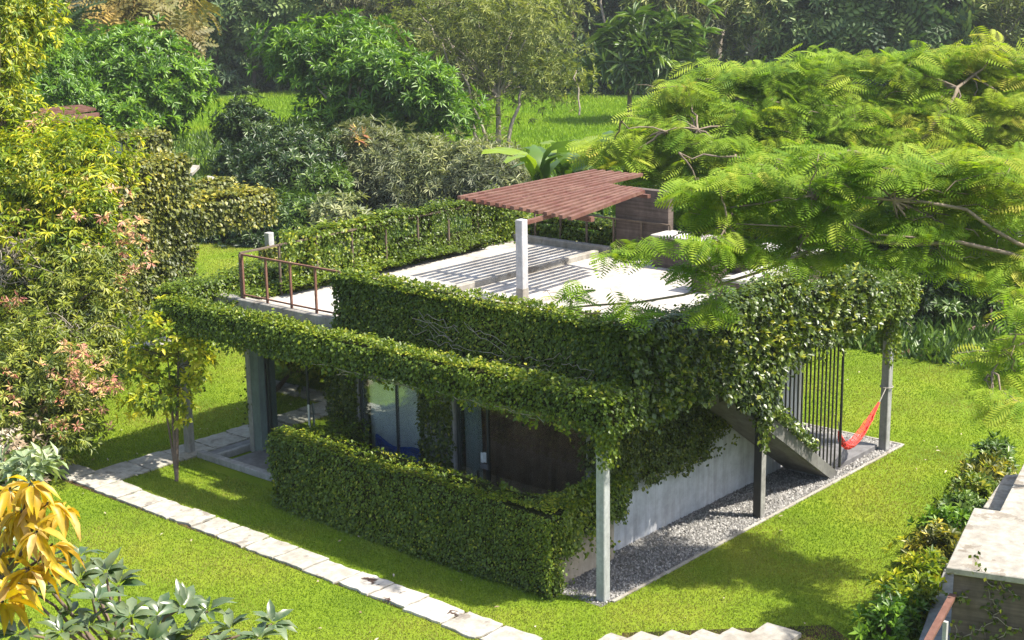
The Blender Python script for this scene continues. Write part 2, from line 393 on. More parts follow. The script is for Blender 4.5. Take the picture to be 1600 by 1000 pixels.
# ------------------------------------------------------------------ leaves
T_QUAD = (np.array([(0, 0, 0), (0.45, -0.5, 0.10), (1, 0, -0.08), (0.45, 0.5, 0.10)]), np.array([(0, 1, 2), (0, 2, 3)]))
T_LEAF = (np.array([(0, 0, 0), (0.28, -0.42, 0.10), (0.62, -0.42, 0.04), (1, 0, -0.22), (0.62, 0.42, 0.04), (0.28, 0.42, 0.10), (0.30, 0, 0), (0.64, 0, -0.07)]),
          np.array([(0, 1, 6), (1, 2, 7), (1, 7, 6), (2, 3, 7), (3, 4, 7), (4, 5, 6), (4, 6, 7), (5, 0, 6)]))
T_BLADE = (np.array([(0, -0.5, 0), (0, 0.5, 0), (1, 0, 0)]), np.array([(0, 1, 2)]))
def pinnate_template(n=10, droop=0.30, w=0.34, thick=0.062):
    V = []; F = []
    def pt(t): return np.array([t, 0, -droop*t*t])
    V += [pt(0)+(0, 0.006, 0), pt(0)-(0, 0.006, 0), pt(0.5)+(0, 0.006, 0), pt(0.5)-(0, 0.006, 0), pt(1.0)]
    F += [(0, 1, 3), (0, 3, 2), (2, 3, 4)]
    for i in range(n):
        t = 0.12+0.86*i/(n-1)
        ln = w*(math.sin(math.pi*min(1, 0.18+0.80*t))**0.7)+0.05
        for sgn in (-1, 1):
            b = pt(t); d = np.array([0.42, sgn*0.9, -0.18]); e = b+d*ln
            s = np.array([thick*0.55, -sgn*thick*0.15, 0]); m = b+d*ln*0.55+np.array([0, 0, 0.03*ln])
            k = len(V); V += [b, m-s, e, m+s]; F += [(k, k+1, k+2), (k, k+2, k+3)]
    return np.array(V), np.array(F)
T_FROND = pinnate_template()
T_FARFROND = pinnate_template(6, 0.45, 0.34, 0.13)
T_PALM = pinnate_template(14, 0.55, 0.30, 0.05)

def nrm(a): return a/(np.linalg.norm(a, axis=-1, keepdims=True)+1e-9)
def leaf_arrays(P, D, Nn, Ln, Wd, tmpl, v):
    D = nrm(D); S = nrm(np.cross(Nn, D)); U = np.cross(D, S)
    tv, tf = tmpl; k = len(tv); n = len(P)
    Ln = np.broadcast_to(Ln, (n,)); Wd = np.broadcast_to(Wd, (n,))
    V = P[:, None]+tv[None, :, 0, None]*Ln[:, None, None]*D[:, None]+tv[None, :, 1, None]*Wd[:, None, None]*S[:, None]+tv[None, :, 2, None]*Ln[:, None, None]*U[:, None]
    F = tf[None]+np.arange(n)[:, None, None]*k
    return V.reshape(-1, 3), F.reshape(-1, 3), np.repeat(v, k)
class LB:                                   # collects leaves
    def __init__(s): s.V = []; s.F = []; s.v = []; s.n = 0
    def add(s, P, D, Nn, Ln, Wd, tmpl, v):
        if len(P) == 0: return
        V, F, vv = leaf_arrays(np.asarray(P), np.asarray(D), np.asarray(Nn), Ln, Wd, tmpl, v)
        s.V.append(V); s.F.append(F+s.n); s.v.append(vv); s.n += len(V)
    def mesh(s, name, o=None):
        V = np.concatenate(s.V)
        if o is not None: V = V-o
        return mesh_tris(name, V, np.concatenate(s.F), np.concatenate(s.v))
    def build(s, name, mat, parent=None, kind=None, world=True):
        return link(name, s.mesh(name, off(parent) if world else None), mat, parent, kind)

_ph = rng.uniform(0, 6.28, (3, 8)); _fr = rng.normal(0, 1, (8, 3))
def lump(P, s=1.0):                          # cheap smooth noise in -1..1
    q = (P*s)@_fr.T
    return (np.sin(q+_ph[0])+np.sin(q*1.9+_ph[1])*0.6).mean(-1)*1.6

def rosettes(lb, P, D, k, Ln, Wd, spread, droop, tmpl, r=rng, vbase=None, vj=0.25):
    n = len(P); D = nrm(D)
    ref = np.where(np.abs(D[:, 2:3]) < 0.9, np.array([[0, 0, 1.0]]), np.array([[1.0, 0, 0]]))
    A = nrm(np.cross(D, ref)); B = np.cross(D, A)
    az = (np.arange(k)[None]*2*math.pi/k+r.uniform(0, 6.28, (n, 1))+r.normal(0, 0.25, (n, k)))
    sp = np.clip(spread+r.normal(0, 0.22, (n, k)), 0.1, 2.2)
    dirs = D[:, None]*np.cos(sp)[..., None]+(A[:, None]*np.cos(az)[..., None]+B[:, None]*np.sin(az)[..., None])*np.sin(sp)[..., None]
    dirs = dirs.reshape(-1, 3); dirs[:, 2] -= droop*r.uniform(0.5, 1.3, len(dirs)); dirs = nrm(dirs)
    PP = np.repeat(P, k, 0)+dirs*0.02
    NN = np.repeat(D, k, 0)+np.array([0, 0, 0.5])+r.normal(0, 0.15, (n*k, 3))
    l = Ln*r.uniform(0.7, 1.25, n*k); w = Wd*r.uniform(0.75, 1.2, n*k)
    vb = r.uniform(0.1, 0.9, n) if vbase is None else vbase
    v = np.clip(np.repeat(vb, k)+r.normal(0, vj, n*k), 0, 1)
    lb.add(PP, dirs, NN, l, w, tmpl, v)

def crown_tips(blobs, nclump, ntip, rc, r=rng, lower=0.35, inner=0.25):
    """clump centres over lumpy ellipsoids, twig tips round each centre"""
    vol = np.array([b[3]*b[4]+b[4]*b[5]+b[3]*b[5] for b in blobs]); cnt = np.maximum(1, (nclump*vol/vol.sum()).astype(int))
    C = []; O = []
    for b, c in zip(blobs, cnt):
        d = nrm(r.normal(0, 1, (c*3, 3))); keep = (d[:, 2] > -0.25) | (r.random(len(d)) < lower); d = d[keep][:c]
        rad = np.where(r.random(len(d)) < inner, r.uniform(0.4, 0.85, len(d)), r.uniform(0.85, 1.05, len(d)))
        rad = rad*(1+0.22*lump(d*1.3+np.array(b[:3])*0.7, 1.7))
        C.append(np.array(b[:3])+d*rad[:, None]*np.array(b[3:6])); O.append(d)
    C = np.concatenate(C); O = np.concatenate(O)
    g = r.normal(0, 1, (len(C), ntip, 3)); g *= (r.uniform(0.4, 1.2, (len(C), 1, 1))*rc)*np.array([1, 1, 0.75])
    P = (C[:, None]+g).reshape(-1, 3)
    D = np.repeat(O, ntip, 0)*0.7+nrm(g.reshape(-1, 3))*0.55+np.array([0, 0, 0.45])
    vb = np.repeat(r.uniform(0.15, 0.85, len(C)), ntip)+r.normal(0, 0.12, len(P))
    return C, P, nrm(D), vb

def limbs(tb, base, fork, C, r=rng, rt=0.16, nl=14, rl=0.05, lean=None, sides=6):
    base = np.array(base, float); fork = np.array(fork, float)
    mid = (base+fork)/2+np.array([r.normal(0, 0.12), r.normal(0, 0.12), 0])*np.linalg.norm(fork-base)*0.3
    t = np.linspace(0, 1, 6)[:, None]
    pts = base*(1-t)**2+2*mid*t*(1-t)+fork*t**2
    tb.tube(pts, np.linspace(rt*1.25, rt*0.8, 6), 8)
    idx = r.choice(len(C), min(nl, len(C)), replace=False)
    for i in idx:
        e = C[i]; q = fork+(e-fork)*0.5+np.array([0, 0, 0.12*np.linalg.norm(e-fork)])+r.normal(0, 0.08, 3)*np.linalg.norm(e-fork)
        pts = fork*(1-t)**2+2*q*t*(1-t)+e*t**2
        tb.tube(pts, np.linspace(rt*0.55, rl*0.3, 6), 5)

def tree(name, label, cat, base, blobs, leaf, mat, nclump=120, ntip=8, rc=0.4, k=8, spread=1.0, droop=0.25, tmpl=T_QUAD,
         rt=0.15, fork=None, nl=16, bark='bark', group=None, world=True, lower=0.35, inner=0.25, crown='crown', r=rng):
    root = empty(name, base, label, cat, group)
    C, P, D, vb = crown_tips(blobs, nclump, ntip, rc, r, lower, inner)
    keep = P[:, 2] > 0.02
    P, D, vb = P[keep], D[keep], vb[keep]
    lb = LB(); rosettes(lb, P, D, k, leaf[0], leaf[1], spread, droop, tmpl, r, vb)
    lb.build(crown, L[mat], root)
    if fork is None:
        b = np.array([bb[:3] for bb in blobs]); fork = np.array([*(0.5*np.array(base[:2])+0.5*b[:, :2].mean(0)), max(0.4, min(b[:, 2])*0.55)])
    tb = TB(); limbs(tb, base, fork, C, r, rt, nl, rt*0.3); tb.build('trunk', M[bark], root)
    return root

def copy_tree(o, parent=None):
    c = o.copy(); COL.objects.link(c)
    if parent is not None: c.parent = parent
    for ch in list(o.children): copy_tree(ch, c)
    return c

# ------------------------------------------------------------------ ivy
def ivy_face(lb, org, u, v, nrml, dens=800, thick=0.10, size=0.085, lumpy=0.09, mask=None, r=rng, vshift=0.0, edge=0.06):
    org = np.array(org, float); u = np.array(u, float); v = np.array(v, float); nrml = np.array(nrml, float)
    lu = np.linalg.norm(u); lv = np.linalg.norm(v); lumpy, thick = lumpy*0.66, thick*0.62; size = size*0.70; n = int(lu*lv*dens*2.0)
    if n < 1: return
    s = r.uniform(-edge/lu, 1+edge/lu, n); t = r.uniform(-edge/lv, 1+edge/lv, n)
    if mask is not None:
        kp = r.random(n) < mask(s, t); s, t = s[kp], t[kp]; n = len(s)
        if n == 0: return
    P = org+s[:, None]*u+t[:, None]*v
    kp = r.random(n) < np.clip(1.0+0.6*lump(P*1.1+3.0, 1.0), 0.62, 1); P, s, t = P[kp], s[kp], t[kp]; n = len(P)
    P = P+nrml*(lumpy*lump(P, 2.2)+0.05*lump(P, 7.0)+np.abs(r.normal(0, thick*0.5, n))*np.where(r.random(n) < 0.06, 2.4, 1.0))[:, None]
    big = 0.5+0.5*lump(P, 1.4)
    if abs(nrml[2]) > 0.7:
        D = r.normal(0, 1, (n, 3)); D[:, 2] *= 0.30; Nn = nrml+r.normal(0, 0.38, (n, 3))
        if nrml[2] < 0: D[:, 2] -= 0.8
    else:
        D = np.array([0, 0, -0.75])+r.normal(0, 0.55, (n, 3))+nrml*0.35; Nn = nrml*0.8+np.array([0, 0, 0.5])+np.array([0, 0, 0.9])*np.clip((t-0.7)/0.3, 0, 1)[:, None]+r.normal(0, 0.4, (n, 3))
    val = np.clip(0.22+0.35*big+r.normal(0, 0.2, n)+vshift, 0, 1)  # vshift lightens leaf colour: painted sunlight on tops, plus paler young leaves
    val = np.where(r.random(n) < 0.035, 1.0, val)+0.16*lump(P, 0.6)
    l = size*r.uniform(0.6, 1.4, n)*(1+0.25*lump(P+7, 0.9))
    lb.add(P, D, Nn, l, l*0.75, T_QUAD, val)
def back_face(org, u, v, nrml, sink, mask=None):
    """bumpy backing sheet under the leaves, coloured dark as the shade in the gaps"""
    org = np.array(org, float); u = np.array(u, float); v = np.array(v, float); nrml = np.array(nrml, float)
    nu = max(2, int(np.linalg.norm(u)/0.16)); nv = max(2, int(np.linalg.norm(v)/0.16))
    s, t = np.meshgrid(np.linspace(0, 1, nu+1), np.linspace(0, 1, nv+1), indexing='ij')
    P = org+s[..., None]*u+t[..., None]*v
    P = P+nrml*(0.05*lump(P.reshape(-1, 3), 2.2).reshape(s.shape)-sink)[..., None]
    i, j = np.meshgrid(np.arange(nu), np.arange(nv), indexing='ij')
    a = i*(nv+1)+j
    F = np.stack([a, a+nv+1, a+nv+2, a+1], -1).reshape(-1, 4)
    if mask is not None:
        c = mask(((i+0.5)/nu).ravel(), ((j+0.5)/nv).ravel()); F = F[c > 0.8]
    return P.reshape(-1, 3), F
class Ivy:
    def __init__(s, name, label, cat='climbing plant', group=None, base=(0, 0, 0), mat='ivy'):
        s.root = empty(name, base, label, cat, group); s.lb = LB(); s.BV = []; s.BF = []; s.n = 0; s.mat = mat; s.tw = TB()
    def face(s, org, u, v, nrml, back=True, sink=0.055, mask=None, **kw):
        ivy_face(s.lb, org, u, v, nrml, mask=mask, **kw)
        if back:
            V, F = back_face(org, u, v, nrml, sink, mask); s.BV.append(V); s.BF.append(F+s.n); s.n += len(V)
    def box(s, x0, x1, y0, y1, z0, z1, faces='-x+x-y+y+z', **kw):
        dx, dy, dz = x1-x0, y1-y0, z1-z0
        for f in [faces[i:i+2] for i in range(0, len(faces), 2)]:
            if f == '-x': s.face((x0, y0, z0), (0, dy, 0), (0, 0, dz), (-1, 0, 0), **kw)
            if f == '+x': s.face((x1, y0, z0), (0, dy, 0), (0, 0, dz), (1, 0, 0), **kw)
            if f == '-y': s.face((x0, y0, z0), (dx, 0, 0), (0, 0, dz), (0, -1, 0), **kw)
            if f == '+y': s.face((x0, y1, z0), (dx, 0, 0), (0, 0, dz), (0, 1, 0), **kw)
            if f == '+z': s.face((x0, y0, z1), (dx, 0, 0), (0, dy, 0), (0, 0, 1), **kw)
            if f == '-z': s.face((x0, y0, z0), (dx, 0, 0), (0, dy, 0), (0, 0, -1), **kw)
    def strands(s, pts, length, r=rng, size=0.08):
        for p in pts:
            l = length*r.uniform(0.3, 1.2); n = int(l*45)+2
            t = np.linspace(0, 1, n)
            P = np.array(p)[None]+np.stack([0.05*np.sin(t*4+p[0]*9), 0.05*np.cos(t*3+p[1]*9), -l*t], 1)+r.normal(0, 0.035, (n, 3))
            D = np.array([0, 0, -0.8])+r.normal(0, 0.6, (n, 3)); Nn = np.array([-0.6, -0.6, 0.4])+r.normal(0, 0.5, (n, 3))
            s.lb.add(P, D, Nn, size*r.uniform(0.6, 1.3, n), size*0.7, T_QUAD, np.clip(r.normal(0.55, 0.25, n), 0, 1))
    def sprigs(s, P, D, k=6, size=0.09):
        rosettes(s.lb, np.asarray(P), np.asarray(D), k, size, size*0.6, 0.8, 0.1, T_QUAD)
    def finish(s):
        s.lb.build('leaves', L[s.mat], s.root)
        if s.BV: link('stems', mesh_tris('stems', np.concatenate(s.BV)-off(s.root), np.concatenate(s.BF), smooth=True), M['ivyback'], s.root, 'stuff')  # the stems mesh is a backing sheet, shade between leaves put into its colour
        if s.tw.V: s.tw.build('bare_stems', M['twig'], s.root)
        return s.root

# ================================================================== THE SETTING
def sheet(name, pts, z, mat, kind='structure'):
    me = bpy.data.meshes.new(name)
    me.from_pydata([(float(p[0]), float(p[1]), z) for p in pts], [], [tuple(range(len(pts)))]); me.update()
    return link(name, me, mat, None, kind)
sheet('ground', [(-300, -300), (600, -300), (600, 600), (-300, 600)], -0.06, M['rough'])
sheet('lawn', [(-40, -60), (17.3, -60), (17.5, 0), (17.15, 8), (17.2, 20), (16.9, 34), (16, 60), (-40, 60)], 0.0, M['lawn'])
sheet('rice_field', [(27, 20), (62, 8), (78, 40), (66, 74), (50, 84), (26, 80), (20, 62), (24, 45)], -0.045, M['rice'])

def strip_mound(name, pts, width, h, mat, seg=0.35, kind='structure'):
    pts = np.array(pts, float); out = []
    for a, b in zip(pts[:-1], pts[1:]):
        n = max(2, int(np.linalg.norm(b-a)/seg)); t = np.linspace(0, 1, n, endpoint=False)[:, None]; out.append(a*(1-t)+b*t)
    c = np.concatenate(out+[pts[-1:]]); tan = nrm(np.gradient(c, axis=0)); sd_ = np.stack([tan[:, 1], -tan[:, 0]], 1)
    prof = np.array([(-0.5, -0.03), (-0.38, 0.75), (-0.15, 1.0), (0.15, 0.85), (0.5, -0.05)])
    V = c[:, None]+sd_[:, None]*prof[None, :, 0:1]*width
    z = prof[None, :, 1]*h*np.ones((len(c), 1)); V = np.concatenate([V, z[..., None]], -1)
    V += 0.05*np.stack([lump(V.reshape(-1, 3), 3.0), lump(V.reshape(-1, 3)+5, 3.0), lump(V.reshape(-1, 3)+9, 3.0)], -1).reshape(V.shape)
    k = len(prof); i, j = np.meshgrid(np.arange(len(c)-1), np.arange(k-1), indexing='ij'); a = i*k+j
    F = np.stack([a, a+k, a+k+1, a+1], -1).reshape(-1, 4)
    return link(name, mesh_tris(name, V.reshape(-1, 3), F), mat, None, kind)
strip_mound('soil_bank', [(18.0, -22), (18.1, 0), (17.8, 8), (17.8, 20), (17.5, 34), (16.6, 58)], 0.6, 0.02, M['soil'])

# --- stone paths: every slab a piece of its own
def slab_mesh(name, cx, cy, wx, wy, z0, z1, r=rng, jit=0.03):
    n = 5; e = []
    for (ax, ay), (bx, by) in zip([(-1, -1), (1, -1), (1, 1), (-1, 1)], [(1, -1), (1, 1), (-1, 1), (-1, -1)]):
        for t in np.linspace(0, 1, n, endpoint=False): e.append(((ax+(bx-ax)*t)*wx/2, (ay+(by-ay)*t)*wy/2))
    e = np.array(e)+r.normal(0, jit*0.5, (len(e), 2))
    m = len(e); sc = 0.985
    V = [(x, y, z0) for x, y in e]+[(x, y, z1-0.008) for x, y in e]+[(x*sc, y*sc, z1) for x, y in e]
    F = []
    for a in (0, m):
        F += [(a+i, a+(i+1) % m, a+m+(i+1) % m, a+m+i) for i in range(m)]
    F += [tuple(range(2*m, 3*m))]
    me = bpy.data.meshes.new(name); me.from_pydata(V, [], F); me.update(); return me
def pave(root, items, mat, z1=0.045, jit=0.03, protos=None):
    for i, (cx, cy, wx, wy, rz) in enumerate(items):
        me = slab_mesh('paving_slab', 0, 0, wx, wy, -0.02, z1+random.uniform(-0.008, 0.008), jit=jit)
        o = link('paving_slab', me, M['pavestain'] if (mat == M['pave'] and root.name == 'path' and 1.4 < cy < 3.9) else mat, root); o.location = (cx, cy, 0); o.rotation_euler = (random.uniform(-.006, .006), random.uniform(-.006, .006), rz)
path = sheet('path', [(-2.34, -6), (-1.7, -6), (-1.63, 24), (-2.2, 24)], 0.004, M['soil'])
ys = [-5.1, -4.3, -3.4, -2.55, -1.75, -0.95, -0.12, 0.70, 1.52, 2.42, 3.25, 4.06, 4.93, 5.76, 6.59, 7.45, 8.17, 8.89, 9.77, 10.6, 11.45, 12.3, 13.2, 14.0, 14.9, 15.8, 16.6, 17.5, 18.4, 19.3]
its = []
for a, b in zip(ys[:-1], ys[1:]):
    yc = (a+b)/2; xc = -2.02+0.012*yc
    its.append((xc+random.uniform(-.03, .03), yc, 0.62+random.uniform(-.04, .04), b-a-0.055, random.uniform(-.02, .02)))
pave(path, its, M['pave'])
spath = sheet('side_path', [(-1.6, 11.5), (7.0, 11.5), (7.0, 12.36), (-1.6, 12.36)], 0.008, M['soil'])
its = [(-1.62+0.43+0.88*i, 11.93, 0.85, 0.84, 0) for i in range(10)]
pave(spath, its, M['pave'])
fpath = sheet('far_path', [(-1.5, 20.1), (8.6, 20.1), (8.6, 20.9), (-1.5, 20.9)], 0.006, M['soil'])
pave(fpath, [(-1.1+0.95*i, 20.5+random.uniform(-.05, .05), 0.86, 0.72, 0) for i in range(10)], M['pave'])
stp = sheet('stepping_path', [(-1.2, -1.2), (-0.7, -0.9), (1.6, -3.3), (1.1, -4.2)], 0.005, M['soil'])
q0 = onZ(950, 1012); q1 = onZ(1190, 1001)
its = []
for i in range(6):
    t = i/5.0; p = q0*(1-t)+q1*t
    its.append((p[0]+0.0, p[1]-0.12, 0.62 if i < 5 else 0.95, 0.62, 0.0))
pave(stp, its, M['oldconc'], 0.09, 0.015)

# --- gravel strip with kerb round the villa's right side
sheet('gravel_bed', [(-0.15, -0.06), (10.55, -0.06), (10.55, 3.6), (-0.15, 3.6)], 0.006, M['gravelbed'])
box('kerb', 0.12, 10.6, -0.12, -0.06, -0.02, 0.035, M['oldconc'], None, 0.008, 'structure')
box('kerb', 10.55, 10.61, -0.06, 3.6, -0.02, 0.035, M['oldconc'], None, 0.008, 'structure')
n = 14000
P = np.stack([rng.uniform(-0.1, 10.5, n), rng.uniform(-0.05, 1.2, n), rng.uniform(0.004, 0.03, n)], 1)
P2 = np.stack([rng.uniform(10.0, 10.53, 4000), rng.uniform(-0.05, 3.5, 4000), rng.uniform(0.004, 0.03, 4000)], 1)
P = np.concatenate([P, P2]); n = len(P)
TET = (np.array([(-0.5, -0.4, -0.3), (0.5, -0.4, -0.3), (0.0, 0.55, -0.3), (0.05, 0.0, 0.45)]), np.array([(0, 1, 3), (1, 2, 3), (2, 0, 3)]))
g = LB(); s_ = rng.uniform(0.025, 0.055, n)
g.add(P, np.stack([rng.normal(0, 1, n), rng.normal(0, 1, n), rng.normal(0, .3, n)], 1), np.array([0, 0, 1.0])+rng.normal(0, .3, (n, 3)), s_, s_, TET, rng.random(n))
g.build('gravel', M['gravel'], None, 'stuff')

# --- grass blades on the lawn
def in_view(P, m=40):
    d = P-CAM; z = d@Fv; x = 800+FPX*(d@Rv)/z; y = 500-FPX*(d@Uv)/z
    return (x > -m) & (x < 1600+m) & (y > -m) & (y < 1000+m) & (z > 1), z
def blades(name, n, x0, x1, y0, y1, h, w, mat, excl, zb=0.0, zref=24.0):
    P = np.stack([rng.uniform(x0, x1, n), rng.uniform(y0, y1, n), np.full(n, zb)], 1)
    ok, z = in_view(P); ok &= rng.random(n) < np.minimum(1, (zref/np.maximum(z, 1))**1.2)
    for (a, b, c, d) in excl: ok &= ~((P[:, 0] > a) & (P[:, 0] < b) & (P[:, 1] > c) & (P[:, 1] < d))
    P = P[ok]; z = z[ok]; n = len(P)
    D = np.stack([rng.normal(0, .45, n), rng.normal(0, .45, n), np.ones(n)], 1)
    Nn = rng.normal(0, 1, (n, 3)); sc = (z/zref)**0.6
    big = 0.5+0.4*lump(P, 0.9)
    lb = LB(); lb.add(P, D, Nn, h*rng.uniform(0.5, 1.4, n)*(0.8+0.4*big), w*rng.uniform(0.7, 1.3, n)*sc, T_BLADE, np.clip(big*0.55+0.22+0.22*lump(P, 0.25)+rng.normal(0, .10, n), 0, 1))
    return lb.build(name, mat, None, 'stuff')
blades('grass', 1550000, -9, 17.6, -6, 36, 0.040, 0.018, L['grass'],
       [(-2.25, -1.79, -6, 24), (-0.4, 1.7, 0.95, 7.8), (0.1, 10.6, -0.12, 11.0), (-1.6, 7.0, 11.56, 12.3), (0.4, 1.7, 7.5, 11.2)])
blades('rice_plants', 300000, 21, 74, 12, 82, 0.30, 0.075, L['rice'], [], -0.05, 70.0)

# ================================================================== THE VILLA
villa = empty('villa', (5, 6, 0), 'low concrete villa with roof terrace wrapped in ivy, in the middle of the lawn', 'villa')
def vbox(name, *a, **k): return box(name, *a[:6], M[a[6]], villa, *a[7:], **k)
vbox('roof_slab', 0.86, 10.3, 0.25, 11.6, 3.16, 3.36, 'oldconc', 0.02)
vbox('terrace_floor', 1.28, 10.25, 0.45, 7.72, 3.36, 3.40, 'terrace')
vbox('terrace_floor', 1.28, 10.25, 7.90, 11.5, 3.36, 3.43, 'terrace')
vbox('floor_kerb', 1.28, 9.9, 7.72, 7.90, 3.36, 3.53, 'oldconc', 0.02)
vbox('roof_kerb', 1.0, 1.22, 7.32, 11.4, 3.36, 3.58, 'oldconc', 0.02)
vbox('roof_kerb', 10.05, 10.25, 7.6, 11.5, 3.40, 3.60, 'oldconc', 0.02)
vbox('ring_beam', -0.16, 0.08, -0.05, 11.4, 3.18, 3.54, 'oldconc')
vbox('ring_beam', 0.082, 10.308, -0.04, 0.24, 3.17, 3.53, 'oldconc')
vbox('ring_beam', 0.30, 10.2, 11.405, 11.9, 3.17, 3.53, 'oldconc')
vbox('ring_beam', 10.31, 10.62, -0.04, 12.1, 3.175, 3.535, 'oldconc')
vbox('parapet', 1.09, 1.24, 0.14, 7.26, 3.365, 4.42, 'oldconc')
vbox('parapet', 1.24, 6.2, 0.26, 0.44, 3.365, 4.40, 'oldconc')
for (x, y, s, m) in ((0, 0, .17, 'postgrey'), (4.88, 0, .17, 'postdark'), (9.95, 0, .18, 'conc'), (0.45, 11.75, .17, 'conc'), (10.3, 11.6, .18, 'conc'), (10.3, 6, .18, 'conc')):
    vbox('column', x, x+s, y, y+s, -0.02, 3.18, m)
vbox('stain_face', 4.874, 4.879, 0.004, 0.166, 0.0, 3.1, 'black')
vbox('column', 1.42, 1.60, 10.72, 10.86, 0.0, 3.16, 'conc')
vbox('column', 1.42, 1.62, 10.44, 10.70, 0.0, 3.16, 'postblue')
# ground floor
vbox('floor', 1.66, 8.2, 1.3, 10.7, 0.0, 0.12, 'tile')
vbox('porch_floor', 0.62, 1.64, 7.9, 10.55, 0.0, 0.10, 'tile')
vbox('porch_floor', 0.62, 7.0, 11.0, 11.46, 0.0, 0.05, 'tile')
vbox('porch_kerb', 0.42, 0.60, 7.9, 11.45, 0.0, 0.14, 'conc')
vbox('porch_kerb', 0.60, 3.0, 10.88, 10.99, 0.0, 0.15, 'conc')
vbox('courtyard_floor', -0.1, 1.6, 1.2, 7.6, 0.0, 0.08, 'pave')
vbox('side_wall', 1.62, 8.25, 1.18, 1.36, 0.0, 3.155, 'plaster')
vbox('side_wall', 1.75, 8.25, 10.73, 10.88, 0.0, 3.155, 'inner')
vbox('back_wall', 8.26, 8.44, 1.18, 10.9, 0.0, 3.155, 'inner')
vbox('courtyard_wall', -0.30, -0.16, 0.99, 7.70, 0.0, 1.33, 'tanwall')
vbox('courtyard_wall', -0.155, 1.61, 1.0, 1.14, 0.0, 1.30, 'tanwall')
vbox('courtyard_wall', -0.155, 1.55, 7.54, 7.71, 0.0, 1.20, 'conc')
vbox('pier', 1.58, 1.86, 7.50, 8.30, 0.0, 3.157, 'conc')
vbox('pier', 1.58, 1.86, 4.84, 5.72, 0.0, 3.157, 'conc')
vbox('pier', 1.58, 1.86, 1.37, 1.62, 0.0, 3.157, 'conc')
def window(y0, y1, z0, z1, glass, muls=(), name='window'):
    w = empty(name, (0, 0, 0)); w.parent = villa; w.location = (1.66-5, (y0+y1)/2-6, z0)
    fr = []
    for (a, b, c, d) in ((y0, y0+.05, z0, z1), (y1-.05, y1, z0, z1), (y0+.05, y1-.05, z0, z0+.05), (y0+.05, y1-.05, z1-.05, z1)):
        box('frame', 1.63, 1.70, a, b, c, d, M['frame'], w, 0.004)
    for m_ in muls: box('mullion', 1.635, 1.695, m_-.02, m_+.02, z0+.05, z1-.05, M['frame'], w, 0.003)
    ed = [y0+.05]+list(muls)+[y1-.05]
    for a, b in zip(ed[:-1], ed[1:]): box('pane', 1.66, 1.668, a+.022, b-.022, z0+.052, z1-.052, M[glass], w, 0)
    return w
w1 = window(8.32, 10.42, 0.12, 3.1, 'glass', (9.12,))
wh = onX(483, 650, 1.6); box('handle', 1.58, 1.61, wh[1]-.02, wh[1]+.02, wh[2]-.25, wh[2]+.25, M['steel'], w1, 0.005)
w2 = window(5.73, 7.49, 0.12, 3.1, 'glassclear', (6.45,))
w3 = window(1.64, 4.80, 0.12, 3.1, 'glassdark', (4.02,), 'glass_door')
for px_ in (749, 763):
    h = onX(px_, 752, 1.55)
    bx = empty('handle', (0, 0, 0)); bx.parent = w3; bx.location = (0, 0, 0)
    box('grip', 1.50, 1.54, h[1]-.02, h[1]+.02, h[2]-.42, h[2]+.22, M['black'], w3, 0.005)
    bpy.data.objects.remove(bx)
for px_ in (753, 757.5):
    h = onX(px_, 715, 1.62); box('notice', 1.621, 1.629, h[1]-.035, h[1]+.035, h[2]-.10, h[2]+.10, M['steel'], w3, 0.002)
h = onX(756, 729, 1.6); box('lock_plate', 1.60, 1.628, h[1]-.09, h[1]+.09, h[2]-.05, h[2]+.05, M['tile'], w3, 0.003)
# curtains behind the glass
def curtain(name, label, y0, y1, z0, z1, x, mat, folds, amp, skew=0.0):
    root = empty(name, (x, (y0+y1)/2, z0), label, 'curtain')
    n = max(24, folds*8); t = np.linspace(0, 1, n); zz = np.linspace(0, 1, 9)
    T, Z = np.meshgrid(t, zz, indexing='ij')
    Y = y0+(y1-y0)*(T*(1-skew*(1-Z)*0.0)); Y = Y-skew*(1-Z)**1.5*T
    X = x+amp*np.sin(T*folds*2*math.pi+0.8*np.sin(Z*3))*(0.5+0.5*(1-Z))+0.02*np.sin(T*13+Z*5)
    V = np.stack([X, Y, z0+(z1-z0)*Z], -1).reshape(-1, 3)
    i, j = np.meshgrid(np.arange(n-1), np.arange(8), indexing='ij'); a = i*9+j
    F = np.stack([a, a+9, a+10, a+1], -1).reshape(-1, 4)
    o = link('cloth', mesh_tris('cloth', V-off(root), F, smooth=True), mat, root)
    sm = o.modifiers.new('t', 'SOLIDIFY'); sm.thickness = 0.008
    tb = TB(); tb.tube([(x, y0-.03, z1+.02), (x, y1+.03, z1+.02)], 0.012, 6); tb.build('curtain_rod', M['frame'], root)
    return root
curtain('curtain', 'pale blue grey curtain filling the middle window of the villa', 5.76, 7.46, 0.14, 3.05, 1.86, M['curtain'], 5, 0.035)
curtain('curtain', 'narrow light blue curtain edge beside the dark brown one', 4.36, 4.79, 0.14, 3.05, 1.84, M['curtainblue'], 4, 0.02)
curtain('curtain', 'wide dark brown curtain behind the sliding glass door', 1.68, 4.62, 0.14, 3.05, 1.94, M['curtainbrown'], 14, 0.045, -0.25)
mt = empty('mattress', (1.78, 6.5, 0.12), 'dark blue mattress leaning behind the middle window under the pale curtain', 'mattress')
V_ = []
bm = bmesh.new(); bmesh.ops.create_grid(bm, x_segments=12, y_segments=4, size=0.5)
for vv in bm.verts:
    u_, w_ = vv.co.x+0.5, vv.co.y+0.5
    vv.co = Vector((-0.02+0.03*math.sin(u_*9)*w_, (u_-0.5)*1.35, w_*(0.72+0.10*math.sin(u_*5+1)+0.25*u_)))
me = bpy.data.meshes.new('cover'); bm.to_mesh(me); bm.free(); o = link('cover', me, M['blue'], mt)
sm = o.modifiers.new('t', 'SOLIDIFY'); sm.thickness = 0.06

